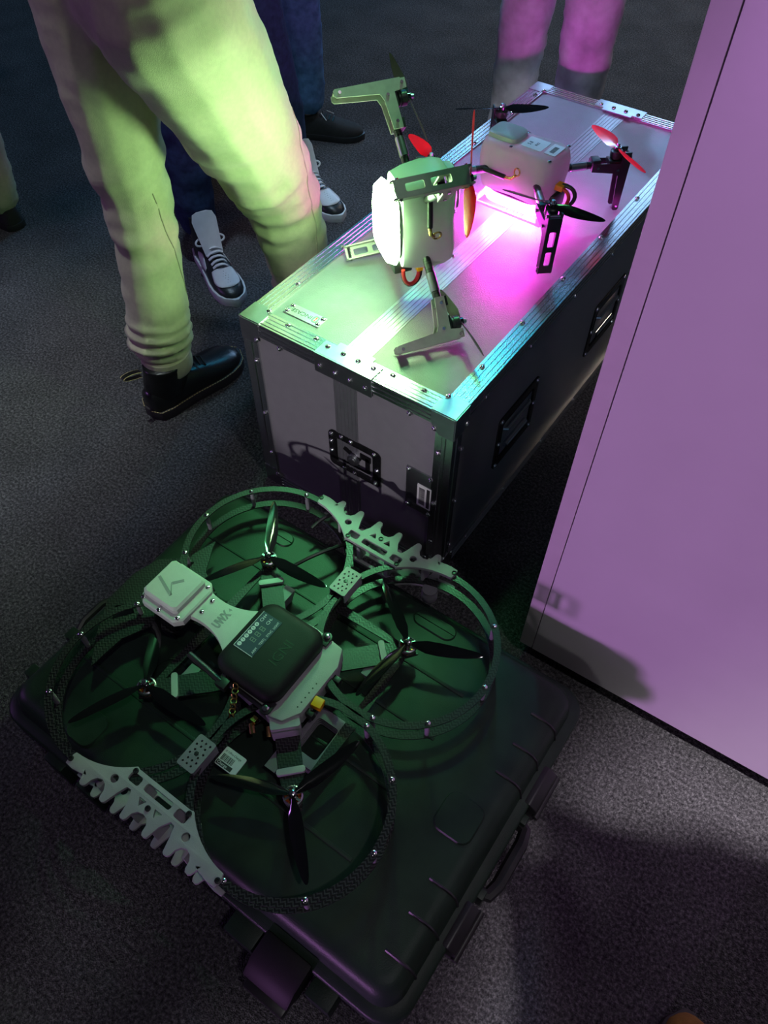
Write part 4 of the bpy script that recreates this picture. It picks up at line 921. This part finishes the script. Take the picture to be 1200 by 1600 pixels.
def jog_fold(c, n):
    z = c.z; d = 0.006 * noise.noise(V(c.x * 7, c.y * 7 + c.z * 5, c.z * 12)) + 0.003 * noise.noise(V(c.x * 18, c.y * 18 + c.z * 10, c.z * 30))
    if z < 0.32:
        w = max(0, 1 - abs(z - 0.215) / 0.085); d += 0.010 * w * math.sin(z * 190 + 3 * noise.noise(V(c.x * 10, c.y * 10, 0)) + c.y * 14)
    k = math.exp(-((z - 0.56) / 0.16) ** 2); d += 0.015 * k * noise.noise(V(c.x * 5, c.y * 6 + z * 8, z * 22 - c.y * 14))
    return d
p1, tr1 = person('person at left in cream joggers and black boots, lit green, seen from the waist down',
    [[(-.432, .098, .150, .066), (-.442, .100, .205, .084), (-.450, .128, .36, .084), (-.455, .150, .52, .084), (-.480, .170, .72, .100), (-.525, .225, 1.00, .132)],
     [(-.25, .50, .14, .070), (-.25, .495, .22, .084), (-.25, .475, .38, .092), (-.252, .425, .56, .108), (-.245, .315, .77, .130), (-.228, .165, 1.05, .158)]],
    (-.335, .215, 1.07), 55, M_jog, [((-.425, -.015, 0), 84, 0.335, 'boot', 1.28), ((-.26, .40, 0), 80, 0.31, 'boot')], voxel=0.0105, fold=jog_fold, hands=1.36, hipk=0.72)
# ribbed ankle cuffs and side seams on the joggers
m = MB(); m.lathe([(.050, .108), (.0665, .110), (.0700, .118), (.0710, .140), (.0690, .165), (.055, .170)], (-.428, .090, 0), n=28); m.build('ankle_cuff', M_jog, tr1, True)
def seam(pts, view, mesh_o, r, mt, nm):
    me = mesh_o.data; Mw = WM[mesh_o]; bv = BVHTree.FromPolygons([Mw @ v.co for v in me.vertices], [list(p.vertices) for p in me.polygons]); out = []
    for p in pts:
        p = Vector(p); h = bv.ray_cast(p + Vector(view) * 1.0, -Vector(view))
        if h[0] is not None: out.append(h[0] + h[1] * r * 0.25)
    if len(out) > 2: mm = MB(); mm.tube(out, r, 5); mm.build(nm, mt, mesh_o, True)
vw = V(.55, -.83, .05).normalized()
seam([V(-.25, .40 + .03 * math.sin(z * 6), z) + V(.03, .05, 0) for z in [0.20 + i * .02 for i in range(44)]], V(1, -.1, 0), tr1, 0.0016, M_jog_seam, 'side_seam')
seam([V(-.40, .17 + .02 * math.sin(z * 7), z) for z in [0.165 + i * .02 for i in range(24)]], V(1, -.25, 0), tr1, 0.0016, M_jog_seam, 'side_seam')
person('person behind the cream joggers in dark jeans and white-and-black high-top sneakers',
    [[(-.845, .655, .15, .068), (-.845, .66, .30, .074), (-.85, .68, .50, .080), (-.86, .74, .72, .090), (-.875, .83, .94, .115)],
     [(-.865, 1.17, .15, .068), (-.865, 1.16, .30, .074), (-.87, 1.12, .50, .080), (-.875, 1.06, .72, .090), (-.88, .99, .94, .115)]],
    (-.885, .91, .97), -20, M_jean, [((-.862, .662, 0), -27, 0.34, 'sneaker'), ((-.895, 1.19, 0), -16, 0.33, 'sneaker')], fold=denim(3))
person('person at the back in blue jeans and black suede shoes beside the cream joggers',
    [[(-1.075, 1.545, .15, .070), (-1.08, 1.55, .30, .076), (-1.09, 1.55, .50, .082), (-1.10, 1.54, .72, .092), (-1.12, 1.50, .94, .115)],
     [(-1.18, 1.20, .15, .070), (-1.18, 1.21, .30, .076), (-1.18, 1.24, .50, .082), (-1.17, 1.28, .72, .092), (-1.16, 1.34, .94, .115)]],
    (-1.15, 1.42, .97), 10, M_jean2, [((-1.135, 1.50, 0), 28, 0.30, 'dark'), ((-1.24, 1.17, 0), 10, 0.30, 'dark')], fold=denim(9))
person('person in light washed jeans standing behind the far end of the flight case',
    [[(-.19, 1.60, .10, .070), (-.19, 1.60, .25, .078), (-.19, 1.60, .48, .080), (-.185, 1.61, .70, .090), (-.165, 1.63, .94, .115)],
     [(.04, 1.60, .10, .070), (.04, 1.60, .25, .078), (.04, 1.60, .48, .083), (.035, 1.61, .70, .095), (.015, 1.63, .94, .115)]],
    (-.075, 1.64, .97), -90, M_jeanl, [((-.19, 1.67, 0), -95, 0.29, 'dark'), ((.04, 1.67, 0), -85, 0.29, 'dark')], fold=denim(17))
person('person in beige trousers at the left edge, mostly outside the picture',
    [[(-1.555, .385, .12, .074), (-1.56, .39, .30, .080), (-1.57, .40, .50, .085), (-1.60, .44, .72, .095), (-1.64, .50, .94, .115)],
     [(-2.0, .55, .12, .074), (-2.0, .55, .30, .080), (-1.98, .55, .50, .085), (-1.92, .55, .72, .095), (-1.85, .55, .94, .115)]],
    (-1.75, .53, .97), 170, M_olive, [((-1.50, .38, 0), 172, 0.30, 'dark'), ((-1.95, .55, 0), 170, 0.30, 'dark')], fold=denim(23))
person('person in brown suede shoes at the bottom right corner, only one toe in the picture',
    [[(1.485, -.745, .12, .070), (1.49, -.75, .30, .076), (1.50, -.76, .50, .082), (1.56, -.71, .72, .092), (1.66, -.63, .94, .115)],
     [(1.96, -.46, .12, .070), (1.96, -.47, .30, .076), (1.94, -.49, .50, .082), (1.87, -.52, .72, .092), (1.79, -.55, .94, .115)]],
    (1.725, -.59, .97), 165, M_olive, [((1.513, -.795, 0), 114, 0.295, 'suede'), ((1.975, -.52, 0), 105, 0.295, 'suede')], fold=denim(31))
